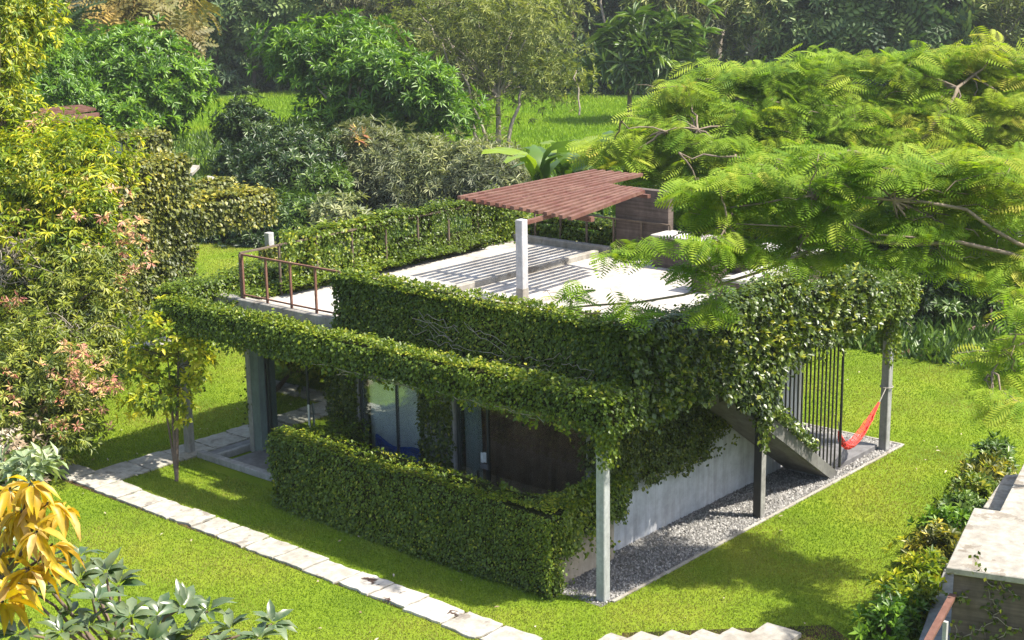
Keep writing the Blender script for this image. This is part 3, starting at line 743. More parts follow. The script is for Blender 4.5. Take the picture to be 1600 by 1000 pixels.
# stair with screen of bars
NS = 17; X0 = 7.92; RUN = 0.275; RISE = 3.36/NS
stair = empty('stair', (0, 0, 0)); stair.parent = villa; stair.location = (X0-5, 0.65-6, 0)
for i in range(NS):
    x1 = X0-i*RUN
    box('step', x1-RUN-0.02, x1, 0.12, 1.10, i*RISE+0.02 if i else 0.0, (i+1)*RISE, M['conc'], stair, 0.008)
def prism(name, poly_xz, y0, y1, mat, parent):
    o = off(parent); k = len(poly_xz)
    V = [(x-o[0], y0-o[1], z-o[2]) for x, z in poly_xz]+[(x-o[0], y1-o[1], z-o[2]) for x, z in poly_xz]
    F = [tuple(range(k)), tuple(range(2*k-1, k-1, -1))]+[(i, i+k, (i+1) % k+k, (i+1) % k) for i in range(k)]
    me = bpy.data.meshes.new(name); me.from_pydata(V, [], F); me.update(); return link(name, me, mat, parent)
xt = X0-NS*RUN
prism('stringer', [(X0+0.02, 0.0), (X0+0.02, 0.10), (xt, 3.34), (xt, 2.98), (X0-0.22, 0.0)], 0.06, 0.118, M['stringer'], stair)
prism('stair_underside', [(X0-0.24, 0.0), (X0-0.05, 0.02), (xt, 3.12), (xt, 2.985)], 0.12, 1.10, M['stringer'], stair)
screen = empty('bar_screen', (0, 0, 0)); screen.parent = villa; screen.location = (6.5-5, 0.09-6, 0)
for i in range(30):
    x = 7.86-i*0.155
    zb = max(0.12, (X0-x)/RUN*RISE+0.02)
    if zb > 3.1: break
    tb = TB(); tb.tube([(x, 0.09, zb), (x, 0.09, 3.19)], 0.021, 6); tb.build('bar', M['black'], screen)
tb = TB(); tb.tube([(7.95, 0.02, 0.2), (7.93, 0.02, 3.19)], 0.03, 6); tb.build('bar', M['black'], screen)
vbox('pad', 7.96, 9.94, 0.20, 3.3, 0.0, 0.13, 'tile')

# terrace railings
def railing(pts, zt, zb, spacing, mat, posts=None, lower=True):
    r_ = empty('railing', (0, 0, 0)); r_.parent = villa
    c = np.mean(np.array(pts), 0); r_.location = (c[0]-5, c[1]-6, zb)
    for a, b in zip(pts[:-1], pts[1:]):
        a = np.array(a, float); b = np.array(b, float); ln = np.linalg.norm(b-a)
        bar('top_rail', (*a, zt), (*b, zt), 0.05, 0.035, mat, r_)
        if lower: bar('lower_rail', (*(a+(b-a)*0.02), zb+0.1), (*(b-(b-a)*0.01), zb+0.1), 0.035, 0.03, mat, r_)
        n = max(1, round(ln/spacing))
        for i in range(n+1 if b is pts[-1] else n+1):
            p = a+(b-a)*i/n
            bar('post', (*p, zb), (*p, zt-0.02), 0.042, 0.042, mat, r_, (1, 0, 0))
    return r_
railing([(1.1, 7.32), (1.1, 10.35)], 4.52, 3.56, 0.76, M['railrust'])
railing([(1.1, 10.42), (9.9, 10.72)], 4.54, 3.42, 1.1, M['railtan'], lower=False)
railing([(10.28, 10.9), (10.28, 5.9)], 4.28, 3.42, 0.88, M['railtan'])
# back wall and low walls of the terrace corner
vbox('terrace_wall', 10.36, 10.58, 6.02, 7.58, 3.40, 5.05, 'darkconc', 0.01)
vbox('terrace_wall', 10.36, 10.58, 7.585, 9.5, 4.62, 5.04, 'darkconc', 0.01)
for (a, b, c, d, z0, z1) in ((9.62, 10.34, 4.1, 5.95, 3.4, 4.1), (7.95, 8.5, 3.2, 3.72, 3.4, 4.12), (9.45, 10.3, 1.85, 3.3, 3.4, 4.1), (6.55, 8.45, 1.45, 2.0, 3.4, 4.08), (10.1, 10.34, 3.31, 4.09, 3.4, 3.9)):
    vbox('low_wall', a, b, c, d, z0+0.001, z1, 'darkconc', 0.01)
    vbox('wall_cap', a-0.03, b+0.03, c-0.03, d+0.03, z1+0.001, z1+0.06, 'terrace', 0.01)

# pergola on the terrace
perg = empty('pergola', (5.28, 6.2, 3.40), 'pergola of rusty red steel slats on a white post over the roof terrace', 'pergola')
ov = off(perg)
d0 = onZ(816, 470, 3.4)
box('post', d0[0], d0[0]+0.19, d0[1]-0.02, d0[1]+0.17, 3.47, 5.12, M['postwhite'], perg)
box('post_foot', d0[0]-0.006, d0[0]+0.196, d0[1]-0.026, d0[1]+0.176, 3.401, 3.66, M['oldconc'], perg)
NSL = 15
rights = [(930, 267), (943, 268), (956, 269), (968, 270.5), (979, 272), (991, 272.5), (1001, 273), (952, 289), (958, 290), (965, 291.5), (975, 293), (985, 294), (994, 295.5), (1000, 297), (1004, 299)]
for i in range(NSL):
    t = i/(NSL-1)
    y = 8.6*(1-t)+5.45*t
    lx, lz = 5.92, 5.25*(1-t)+5.10*t
    r_ = onY(*rights[i], y)
    bar('slat', (lx+random.uniform(-.04, .04), y, lz), (r_[0]+0.02, y, min(5.42, max(5.16, r_[2]))), 0.11, 0.08, M['rust'], perg)
bar('cross_beam', (6.6, 5.35, 4.995), (6.6, 8.65, 5.08), 0.12, 0.10, M['rust'], perg)
bar('cross_beam', (d0[0]+0.1, d0[1]+0.08, 5.03), (6.62, 6.3, 5.03), 0.12, 0.08, M['rust'], perg)
bar('cross_beam', (9.0, 5.6, 5.16), (9.2, 7.4, 5.14), 0.10, 0.08, M['rust'], perg)

# hammock
ham = empty('hammock', (8.9, 0.08, 0.5), 'bright red net hammock slung between the corner column and the stair bars', 'hammock')
pA = onY(1384, 607, 0.03); pB = np.array([7.9, 0.05, onY(1304, 662, 0.05)[2]]); pM = onY(1334, 688, 0.03)
def bez(t):
    c = 2*pM-0.5*(pA+pB); c = c+np.array([-0.15, 0, -0.16])
    return pA*(1-t)**2+2*c*t*(1-t)+pB*t**2
t = np.linspace(0, 1, 26); ctr = np.array([bez(q) for q in t])
tb = TB()
for k_ in range(12):
    o_ = (k_/11-0.5); spread = np.sin(np.pi*np.clip((t-0.06)/0.88, 0, 1))**0.8
    p = ctr+np.stack([0*t, o_*0.22*spread, 0.10*spread*(abs(o_)*2)**2-0.05*spread], 1)+rng.normal(0, 0.006, (26, 3))
    tb.tube(p[2:-2], 0.010, 4)
for j_ in range(4, 23):
    spread = math.sin(math.pi*min(1, max(0, (t[j_]-0.06)/0.88)))**0.8
    o_ = np.linspace(-0.5, 0.5, 10)
    p = ctr[j_]+np.stack([0*o_+0.03*np.sin(o_*9), o_*0.22*spread, 0.10*spread*(abs(o_)*2)**2-0.05*spread], 1)
    tb.tube(p, 0.008, 4)
tb.build('net', M['red'], ham)
tb = TB(); tb.tube(ctr[:3], 0.012, 5); tb.build('cord', M['cord'], ham)
tb = TB(); tb.tube(ctr[-3:], 0.012, 5); tb.build('cord', M['cord'], ham)
tb = TB(); th = np.linspace(0, 6.28, 17); tb.tube(np.stack([10.04+0.135*np.cos(th), 0.09+0.135*np.sin(th), 0*th+pA[2]], 1), 0.012, 5); tb.build('knot', M['cord'], ham)

# ================================================================== IVY ON THE VILLA
iv = Ivy('ivy', 'dense clipped ivy over the low courtyard wall at the front of the villa', 'ivy', 'ivy growing on the villa', (-0.4, 4, 0), 'ivybright')
iv.face((-0.46, 0.75, 0.0), (0, 7.05, 0), (0, 0, 1.46), (-1, 0, 0), dens=1100, size=0.075, lumpy=0.10)
iv.face((-0.46, 0.75, 1.48), (0.42, 0, 0), (0, 7.05, 0), (0, 0, 1), dens=1300, size=0.075, lumpy=0.08, vshift=0.36)  # hedge top coloured paler as painted sun, with some young growth
iv.face((-0.06, 1.1, 0.9), (0, 6.5, 0), (0, 0, 0.7), (1, 0, 0), dens=600)
iv.face((-0.46, 7.80, 0.0), (0.40, 0, 0), (0, 0, 1.46), (0, 1, 0), dens=700)
iv.face((-0.46, 0.84, 0.0), (0.75, 0, 0), (0, 0, 1.46), (0, -1, 0), dens=1300, lumpy=0.12, mask=lambda s, t: np.clip(1.15-1.1*(s > 0.55)*(t < 0.42), 0, 1))
iv.face((0.2, 0.86, 0.62), (1.55, 0, 0), (0, 0, 0.88), (0, -1, 0), dens=1300, lumpy=0.13, mask=lambda s, t: np.clip((t-0.12-0.10*np.sin(s*11))*7, 0, 1))
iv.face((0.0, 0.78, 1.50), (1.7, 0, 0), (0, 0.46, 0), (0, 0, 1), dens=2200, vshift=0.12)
P_ = np.stack([rng.uniform(-0.3, 1.6, 220), rng.uniform(.78, 1.2, 220), rng.uniform(1.40, 1.54, 220)], 1); iv.sprigs(P_, np.array([0, -.3, 1.0])+rng.normal(0, .4, (220, 3)), 6, 0.085)
iv.face((0.0, 7.40, 1.25), (1.6, 0, 0), (0, 0.45, 0), (0, 0, 1), dens=900, vshift=0.0)
iv.face((0.0, 7.38, 0.2), (1.6, 0, 0), (0, 0, 1.05), (0, -1, 0), dens=800)
iv.strands([(0.25+0.2*i+random.uniform(-.1, .1), 0.80, 0.75+0.1*math.sin(i)) for i in range(6)], 0.35)
P_ = np.stack([rng.uniform(-0.5, 0, 260), rng.uniform(0.7, 7.8, 260), np.full(260, 1.54)], 1)
iv.sprigs(P_, np.array([0, 0, 1.0])+rng.normal(0, .35, (260, 3)), 5, 0.075)
iv.sprigs(np.array([onX(786, 768, -0.2), onX(788, 775, -0.2), onX(787, 760, -0.2)]), np.array([(0, 0, 1.0)]*3), 5, 0.12)
iv.finish()

iv = Ivy('ivy', 'thick ivy roll along the front roof beam from corner column to sapling', 'ivy', 'ivy growing on the villa', (0.2, 6, 3.4), 'ivybright')
iv.face((-0.29, -0.30, 3.13), (0, 11.75, 0), (0, 0, 0.48), (-1, 0, 0), dens=1250, size=0.085, lumpy=0.12, thick=0.14)
iv.face((-0.29, -0.30, 3.62), (0.42, 0, 0), (0, 11.75, 0), (0, 0, 1), dens=1250, size=0.085, lumpy=0.10, thick=0.12, vshift=0.32)  # beam top: sunlight painted in through paler leaf colours
iv.face((-0.29, -0.30, 3.14), (0.42, 0, 0), (0, 11.75, 0), (0, 0, -1), dens=350, size=0.085)
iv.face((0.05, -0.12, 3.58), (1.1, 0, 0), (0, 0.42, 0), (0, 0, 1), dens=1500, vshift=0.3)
iv.face((-0.10, -0.30, 3.10), (0.8, 0, 0), (0, 0, 0.52), (0, -1, 0), dens=1200, lumpy=0.12, thick=0.14)
iv.face((0.12, 0, 3.2), (0, 12, 0), (0, 0, 0.34), (1, 0, 0), dens=600, back=False)
iv.strands([(-0.24, random.uniform(-.2, 11.4), 3.10) for i in range(60)], 0.22)
iv.strands([(random.uniform(-.14, .22), random.uniform(-.16, .16), 3.05) for i in range(24)], 0.55)
for i in range(9):
    y0_ = random.uniform(0.3, 5.5)
    iv.tw.tube(np.stack([np.full(9, -0.33)+rng.normal(0, .02, 9), y0_+np.linspace(0, 1.3, 9), 3.06+0.06*np.sin(np.linspace(0, 3.1, 9)*random.uniform(.6, 1.4))+rng.normal(0, .02, 9)], 1), 0.006, 4)
P_ = np.stack([rng.uniform(-0.30, 0.12, 500), rng.uniform(-.2, 11.4, 500), np.full(500, 3.68)], 1)
iv.sprigs(P_, np.array([0, 0, 1.0])+rng.normal(0, .4, (500, 3)), 5, 0.08)
iv.finish()

iv = Ivy('ivy', 'ivy sheet over the tall roof parapet above the front beam', 'ivy', 'ivy growing on the villa', (1, 3.5, 3.4), 'ivybright')
iv.face((0.95, 0.05, 3.38), (0, 7.30, 0), (0, 0, 1.08), (-1, 0, 0), dens=1250, size=0.085, lumpy=0.08, mask=lambda s, t: np.clip(1.2-0.35*(t < 0.22)*(np.sin(s*23)+1.2)*0.5, 0, 1))
iv.face((0.93, 0.05, 4.46), (0.38, 0, 0), (0, 7.30, 0), (0, 0, 1), dens=1300, size=0.08, vshift=0.32)  # parapet top leaves paler, sun put into their colour
iv.face((1.27, 0.4, 3.6), (0, 6.8, 0), (0, 0, 0.86), (1, 0, 0), dens=500)
iv.face((0.95, 7.33, 3.4), (0.3, 0, 0), (0, 0, 1.05), (0, 1, 0), dens=800)
for i in range(16):
    y0_ = random.uniform(0.8, 4.6); z0_ = random.uniform(3.5, 3.95)
    iv.tw.tube(np.stack([np.full(9, 0.86)+rng.normal(0, .015, 9), y0_+np.linspace(0, random.uniform(.5, 1.3), 9), z0_+np.linspace(0, random.uniform(-.25, .35), 9)+rng.normal(0, .04, 9)], 1), 0.006, 4)
P_ = np.stack([rng.uniform(.95, 1.3, 260), rng.uniform(0.1, 7.3, 260), np.full(260, 4.54)], 1)
iv.sprigs(P_, np.array([0, 0, 1.0])+rng.normal(0, .4, (260, 3)), 5, 0.08)
iv.finish()

iv = Ivy('ivy', 'dark glossy ivy hanging in a curtain over the stair side of the villa', 'ivy', 'ivy growing on the villa', (4.5, 0, 3.4), 'ivyglossy')
def side_mask(s, t):
    x = 0.7+s*8.2; z = 1.9+t*2.75
    top = np.interp(x, [0.7, 6.2, 8.9], [4.55, 4.45, 3.9])
    low = np.interp(x, [0.7, 1.2, 3.0, 3.7, 4.3, 4.75, 5.05, 5.3, 6.3, 8.9], [3.05, 2.95, 2.95, 2.65, 2.25, 2.05, 2.2, 2.95, 3.05, 3.12])+0.09*np.sin(x*9)
    return np.clip((top-z)*9+0.5, 0, 1)*np.clip((z-low)*7+0.3, 0, 1)
iv.face((0.7, -0.10, 1.9), (8.2, 0, 0), (0, 0, 2.75), (0, -1, 0), dens=800, size=0.115, lumpy=0.16, thick=0.2, mask=side_mask)
iv.face((0.95, -0.1, 4.48), (5.4, 0, 0), (0, 0.5, 0), (0, 0, 1), dens=900, size=0.10, lumpy=0.14, thick=0.2, vshift=0.1)
iv.face((6.3, -0.1, 4.15), (2.4, 0, -0.25), (0, 0.4, 0), (0.1, 0, 1), dens=900, size=0.10, lumpy=0.14, thick=0.2, vshift=0.1)
iv.strands([(random.uniform(0.8, 8), -0.16, 3.0+random.uniform(0, .2)) for i in range(46)], 0.30, size=0.095)
iv.strands([(random.uniform(4.6, 5.15), random.uniform(-.2, .1), random.uniform(2.0, 2.6)) for i in range(30)], 0.6, size=0.09)
xs_ = 5.0+1.9*rng.random(900)**1.5; zz_ = (X0-xs_)/RUN*RISE+0.10+np.abs(rng.normal(0, .13, 900))
iv.lb.add(np.stack([xs_, rng.normal(0.03, .07, 900), zz_], 1), np.array([0.2, -.2, -.5])+rng.normal(0, .6, (900, 3)), np.array([-.2, -.8, .6])+rng.normal(0, .4, (900, 3)), 0.085*rng.uniform(.7, 1.3, 900), 0.065, T_QUAD, np.clip(rng.normal(.5, .25, 900), 0, 1))
P_ = np.stack([rng.uniform(1, 8.6, 700), rng.uniform(-.35, -.1, 700), rng.uniform(3.0, 4.4, 700)], 1)
iv.sprigs(P_, np.array([-0.1, -0.7, 0.6])+rng.normal(0, .4, (700, 3)), 6, 0.115)
iv.finish()

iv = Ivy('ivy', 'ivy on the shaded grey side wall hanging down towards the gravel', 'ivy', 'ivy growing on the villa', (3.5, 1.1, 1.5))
def wall_mask(s, t):
    x = 1.5+s*6.0; z = 0.7+t*2.4
    low = np.interp(x, [1.5, 2.4, 4.2, 5.0, 5.8, 7.5], [0.95, 1.10, 1.05, 1.35, 1.75, 2.9])+0.07*np.sin(x*8)+0.04*np.sin(x*23)
    return np.clip((z-low)*8+0.3, 0, 1)
iv.face((1.5, 1.06, 0.7), (6.0, 0, 0), (0, 0, 2.4), (0, -1, 0), dens=1000, size=0.085, lumpy=0.10, mask=wall_mask)
iv.strands([(1.6+random.random()*4.2, 1.0, 1.15+random.random()*.3) for i in range(22)], 0.25)
iv.finish()

iv = Ivy('ivy', 'ivy tangle crowning the roof corner above the column with the hammock', 'ivy', 'ivy growing on the villa', (9.5, 0, 3.4), 'ivybright')
iv.face((8.4, -0.16, 3.12), (2.2, 0, 0), (0, 0, 0.62), (0, -1, 0), dens=1200, size=0.09, lumpy=0.16, thick=0.18)
iv.face((8.4, -0.16, 3.72), (2.2, 0, 0), (0, 0.34, 0), (0, 0, 1), dens=1100, size=0.09, lumpy=0.14, thick=0.15, mask=lambda s, t: 1.0-0.9*((s > 0.10)*(s < 0.30)))
iv.face((10.68, -0.16, 3.1), (0, 7, 0), (0, 0, 0.62), (1, 0, 0), dens=700, size=0.09)
iv.face((10.28, -0.1, 3.74), (0.42, 0, 0), (0, 7, 0), (0, 0, 1), dens=1100, size=0.09, lumpy=0.13, thick=0.15)
iv.face((10.26, 0.2, 3.1), (0, 7, 0), (0, 0, 0.62), (-1, 0, 0), dens=900, size=0.09, lumpy=0.13)
iv.strands([(10.04+0.18*math.cos(a_), 0.09+0.18*math.sin(a_), random.uniform(2.9, 3.3)) for a_ in np.linspace(0, 6.2, 26)], 0.95, size=0.09)
iv.strands([(random.uniform(8.4, 10.4), -.2, 3.15) for i in range(18)], 0.25)
iv.finish()

iv = Ivy('ivy', 'ivy trellis with gaps on the back railing of the roof terrace', 'ivy', 'ivy growing on the villa', (5.5, 10.7, 3.4), 'ivybright')
def trel(s, t):
    top = (t > 0.80); low = t < 0.47+0.07*np.sin(s*17)
    col = (np.sin(s*math.pi*2*4.3-0.9) > 0.72)
    return np.where(top | low, 1.0, np.where(col, 0.95, 0.28))
iv.face((2.6, 10.62, 3.40), (8.0, 0.1, 0), (0, 0, 1.22), (0, -1, 0), dens=1150, size=0.095, lumpy=0.12, thick=0.2, mask=trel, vshift=0.08)
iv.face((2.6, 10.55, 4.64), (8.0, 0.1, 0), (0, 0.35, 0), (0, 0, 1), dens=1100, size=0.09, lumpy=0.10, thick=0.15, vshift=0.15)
iv.face((2.2, 10.2, 3.62), (6.6, 0.1, 0), (0, 0.5, 0), (0, -0.3, 1), dens=1000, size=0.10, lumpy=0.16, thick=0.2, vshift=0.1)
iv.face((1.0, 10.5, 3.5), (2.4, 0, 0), (0, 1.2, 0), (0, -0.15, 1), dens=1000, size=0.09, lumpy=0.16, thick=0.2, vshift=0.1)
iv.face((0.2, 11.3, 3.2), (5.3, 0, 0), (0, 0, 0.6), (0, -1, 0), dens=900, size=0.09, lumpy=0.14, thick=0.15)
iv.face((0.0, 11.3, 3.72), (8.9, 0, 0), (0, 0.65, 0), (0, 0, 1), dens=1000, size=0.09, lumpy=0.16, thick=0.2, vshift=0.1)
iv.face((0.1, 11.95, 3.1), (6.2, 0, 0), (0, 0, 0.6), (0, 1, 0), dens=500, size=0.09)
for cx_ in (2.45, 3.1):
    P_ = np.stack([rng.normal(cx_, .10, 420), rng.normal(10.45, .09, 420), rng.uniform(3.5, 4.75, 420)], 1)
    iv.lb.add(P_, np.array([0, 0, -.5])+rng.normal(0, .7, (420, 3)), np.array([-.4, -.5, .5])+rng.normal(0, .4, (420, 3)), 0.09, 0.065, T_QUAD, np.clip(rng.normal(.6, .25, 420), 0, 1))
iv.finish()

iv = Ivy('ivy', 'low ivy bank behind the back rail under the pergola', 'ivy', 'ivy growing on the villa', (10.7, 9.4, 3.4), 'ivybright')
iv.face((10.45, 7.7, 3.40), (0, 3.6, 0), (0, 0, 0.62), (-1, 0, 0), dens=1200, size=0.10, lumpy=0.16, thick=0.2, mask=lambda s, t: np.clip((1.05-t-0.25*np.abs(np.sin(s*7)))*5, 0, 1))
iv.face((10.45, 7.7, 3.95), (0.6, 0, 0), (0, 3.6, 0), (-.2, 0, 1), dens=1000, size=0.10, lumpy=0.2, thick=0.25)
for cy_ in (10.75,):
    P_ = np.stack([rng.normal(9.75, .16, 900), rng.normal(cy_, .14, 900), rng.uniform(3.45, 4.75, 900)], 1)
    iv.lb.add(P_, np.array([0, 0, -.5])+rng.normal(0, .7, (900, 3)), np.array([-.4, -.5, .5])+rng.normal(0, .4, (900, 3)), 0.095, 0.07, T_QUAD, np.clip(rng.normal(.3, .2, 900), 0, 1))
iv.finish()

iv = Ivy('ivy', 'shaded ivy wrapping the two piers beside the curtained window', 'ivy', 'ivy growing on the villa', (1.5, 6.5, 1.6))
for (a, b) in ((7.55, 8.30), (4.90, 5.66)):
    iv.face((1.54, a, 0.1), (0, b-a, 0), (0, 0, 3.05), (-1, 0, 0), dens=850, size=0.085, lumpy=0.04, thick=0.06)
    iv.face((1.5, a, 0.1), (0.32, 0, 0), (0, 0, 3.05), (0, -1, 0), dens=700, size=0.08, lumpy=0.03, thick=0.05, back=False)
    iv.face((1.5, b, 0.1), (0.32, 0, 0), (0, 0, 3.05), (0, 1, 0), dens=700, size=0.08, lumpy=0.03, thick=0.05, back=False)
iv.face((1.52, 1.4, 1.6), (0, 0.25, 0), (0, 0, 1.5), (-1, 0, 0), dens=700)
P_ = np.stack([rng.normal(1.50, .05, 330), rng.normal(10.83, .07, 330), rng.uniform(0.5, 3.1, 330)], 1)
iv.lb.add(P_, np.array([0, 0, -.5])+rng.normal(0, .7, (330, 3)), np.array([-.8, 0, .5])+rng.normal(0, .4, (330, 3)), 0.08, 0.06, T_QUAD, np.clip(rng.normal(.4, .2, 330), 0, 1))
P_ = np.stack([rng.normal(0.56, .11, 420), rng.normal(11.83, .11, 420), rng.uniform(1.3, 3.2, 420)], 1)
iv.lb.add(P_, np.array([0, 0, -.5])+rng.normal(0, .7, (420, 3)), np.array([-.8, -.3, .5])+rng.normal(0, .4, (420, 3)), 0.09, 0.065, T_QUAD, np.clip(rng.normal(.4, .2, 420), 0, 1))
iv.finish()

# ================================================================== BUILDING AT THE LOWER RIGHT
ZW = 1.8
p1, p2, p3, p4 = onZ(1478, 886, ZW), onZ(1522, 793, ZW), onZ(1562, 798, ZW), onZ(1604, 715, ZW)
dx_ = nrm(p2-p1); dy_ = np.array([dx_[1], -dx_[0], 0])
f1 = onZ(1604, 904, ZW); f1 = p1+(f1-p1)*2.6
def poly_prism(name, pts, z0, z1, mat, parent, bevel=0.0):
    o = off(parent); k = len(pts)
    V = [(p[0]-o[0], p[1]-o[1], z0-o[2]) for p in pts]+[(p[0]-o[0], p[1]-o[1], z1-o[2]) for p in pts]
    F = [tuple(range(k))[::-1], tuple(range(k, 2*k))]+[(i, (i+1) % k, (i+1) % k+k, i+k) for i in range(k)]
    me = bpy.data.meshes.new(name); me.from_pydata(V, [], F); me.update()
    bm = bmesh.new(); bm.from_mesh(me); bmesh.ops.recalc_face_normals(bm, faces=bm.faces[:])
    bmesh.ops.bevel(bm, geom=bm.edges[:], offset=0.012, segments=1, affect='EDGES'); bm.to_mesh(me); bm.free()
    return link(name, me, mat, parent)
nb = empty('outbuilding', (*p1[:2], 0), 'low board-marked concrete outbuilding with a pale flat roof slab at the lawn edge', 'outbuilding')
p5 = p4+dx_*2.0; p6 = p5+dy_*4; p7 = f1+dy_*1.0
poly_prism('roof_slab', [p1, f1, p7+dx_*2, p6, p5, p4, p3, p2], ZW-0.10, ZW, M['oldconc'], nb)
w0, w1_ = p1+dx_*0.10+dy_*0.10, f1+dx_*0.10
poly_prism('wall', [w0, w1_, p7+dx_*1.9, p6-dx_*0.2, p5-dx_*.2+dy_*.1, p3+dy_*0.12, p2+dy_*0.12-dx_*.1], -0.05, ZW-0.101, M['darkconc'], nb)
g0, g1 = onZ(1535, 800, 0.9), onZ(1580, 740, 0.9)
poly_prism('ledge', [onZ(1536, 792, 0.9), onZ(1570, 800, 0.9), onZ(1600, 740, 0.9), onZ(1570, 742, 0.9)], -0.05, 0.9, M['oldconc'], nb)
poly_prism('base_kerb', [onZ(1432, 1010, 0.25), onZ(1490, 1010, 0.25), onZ(1500, 880, 0.25), onZ(1478, 880, 0.25)], -0.05, 0.25, M['conc'], nb)
hr = empty('handrail', (0, 0, 0)); hr.parent = nb
a_ = at(1489, 930, 21.5); b_ = at(1440, 1020, 20.0)
bar('rail', a_, b_, 0.10, 0.05, M['rust'], hr)
c_ = at(1478, 965, 21.0); bar('post', (c_[0], c_[1], 0), (c_[0], c_[1], c_[2]-0.06), 0.06, 0.06, M['postwhite'], hr, (1, 0, 0))
# creeper twigs on its front wall
cr = empty('creeper', (*p1[:2], 1.0), 'thin half bare creeper on the dark wall under the pale roof slab', 'climbing plant')
tb = TB(); lb = LB()
wd = nrm(w1_-w0)
for i in range(26):
    s0 = random.uniform(0.0, 1.8); z_ = random.uniform(0.1, 1.6)
    s1_ = s0+random.uniform(-.5, .6); z1_ = z_+random.uniform(-.6, .5)
    pts = curve_pts(np.array([0, 0, 0.0])+w0+wd*s0-dx_*0.04+np.array([0, 0, z_-ZW]), w0+wd*s1_-dx_*0.05+np.array([0, 0, z1_-ZW]), 8, 0.05, 0.025)
    tb.tube(pts, 0.006, 4)
    q = np.repeat(pts, 4, 0)+rng.normal(0, .05, (32, 3)); kp = rng.random(32) < (0.9 if s0 < 0.5 or z_ > 1.3 else 0.35)
    q = q[kp]; lb.add(q, np.array([0, 0, -.6])+rng.normal(0, .6, (len(q), 3)), -dx_+rng.normal(0, .4, (len(q), 3)), 0.075, 0.055, T_QUAD, np.clip(rng.normal(.5, .3, len(q)), 0, 1))
tb.build('stems', M['twig'], cr, 'stuff'); lb.build('leaves', L['ivy'], cr)

# ================================================================== SECOND VILLA, FAR LEFT
v2 = empty('villa', (12, 28, 0), 'second ivy-wrapped concrete villa at the far left behind the big tree', 'villa')
def v2box(n_, *a, **k): return box(n_, *a[:6], M[a[6]], v2, **k)
q = at(422, 400, 42.3)
v2box('column', q[0]-.1, q[0]+.1, q[1]-.1, q[1]+.1, 0, 3.0, 'postwhite')
poly_prism('roof_slab', [onZ(236, 267, 3.6), onZ(300, 270, 3.6), onZ(312, 258, 3.6), onZ(252, 256, 3.6)], 3.48, 3.6, M['oldconc'], v2)
poly_prism('roof_slab', [onZ(316, 284, 3.5), onZ(345, 291, 3.5), onZ(356, 280, 3.5), onZ(324, 274, 3.5)], 3.38, 3.5, M['oldconc'], v2)
iv = Ivy('ivy', 'yellowing ivy block covering the far left villa beside the lawn', 'ivy', 'ivy growing on the far villa', (10.5, 26.5, 1.8), 'ivyold')
def blockface(px0, px1, py0, py1, t0, t1, core=0, **kw):
    a = at(px0, py1, t0); b = at(px1, py1, t1); h = (py1-py0)/FPX*(t0+t1)/2*1.02
    b[2] = a[2]; n_ = np.cross(b-a, (0, 0, 1)); n_ = n_/np.linalg.norm(n_)
    if np.dot(n_, CAM-a) < 0: n_ = -n_
    iv.face(a, b-a, (0, 0, h), n_, **kw)
    if core: poly_prism('wall', [a-n_*.15, b-n_*.15-(b-a)*.04, b-n_*core-(b-a)*.04, a-n_*core], a[2]+(-.5 if core > 1.2 else .1), a[2]+h-.12, M['conc'], v2)
    return a, b, h, n_
KW = dict(dens=420, size=0.15, lumpy=0.15, thick=0.2)
a, b, h, n_ = blockface(170, 306, 282, 500, 38.3, 41.0, 1.6, **KW)
iv.face(a+np.array([0, 0, h]), b-a, -n_*1.7, (0, 0, 1), vshift=0.2, **KW)
iv.face(b, -n_*1.7, (0, 0, h), (b-a)/np.linalg.norm(b-a), **KW)
a, b, h, n_ = blockface(310, 368, 290, 330, 42.6, 43.6, **KW)
iv.face(a+np.array([0, 0, h]), b-a, -n_*0.4, (0, 0, 1), vshift=0.2, **KW)
a, b, h, n_ = blockface(306, 428, 322, 366, 40.6, 42.6, 0.6, **KW)
iv.face(a+np.array([0, 0, h]), b-a, -n_*0.9, (0, 0, 1), vshift=0.2, **KW)
iv.face(b, -n_*0.9, (0, 0, h), (b-a)/np.linalg.norm(b-a), **KW)
a, b, h, n_ = blockface(198, 270, 218, 268, 45.5, 46.8, 1.0, **KW)
iv.face(a+np.array([0, 0, h]), b-a, -n_*1.2, (0, 0, 1), vshift=0.2, **KW)
iv.strands([(q[0]+random.uniform(-.22, .22), q[1]+random.uniform(-.22, .22), 2.6) for i in range(30)], 0.5, size=0.14)
iv.finish()
cn = empty('slatted_canopy', onZ(100, 185, 4.9), 'rust red slatted canopy on the far left roof below the mango crown', 'canopy')
for i in range(9):
    t_ = i/8.0
    a = at(40+24*(1-t_)*0.7, 172+26*t_, 56-0.35*i); b = at(128+26*min(1, t_*1.6), 165.5+10*t_+ (6 if t_ > .6 else 0), 58-0.35*i)
    bar('slat', a, b, 0.12, 0.10, M['rust'], cn)
c_ = at(90, 190, 55); bar('post', (c_[0], c_[1], 3.4), (c_[0], c_[1], c_[2]), 0.2, 0.2, M['conc'], cn, (1, 0, 0))

# ================================================================== TREES AND PLANTS
def blob(x, y, t, rx, ry, d=1.0):
    c = at(x, y, t); s = t/FPX
    return (c[0], c[1], c[2], rx*s*d, rx*s*d, ry*s)
def gz(x, y): p = onZ(x, y); return (p[0], p[1], -0.05)
def under(bl, i=0): return (bl[i][0], bl[i][1], -0.05)

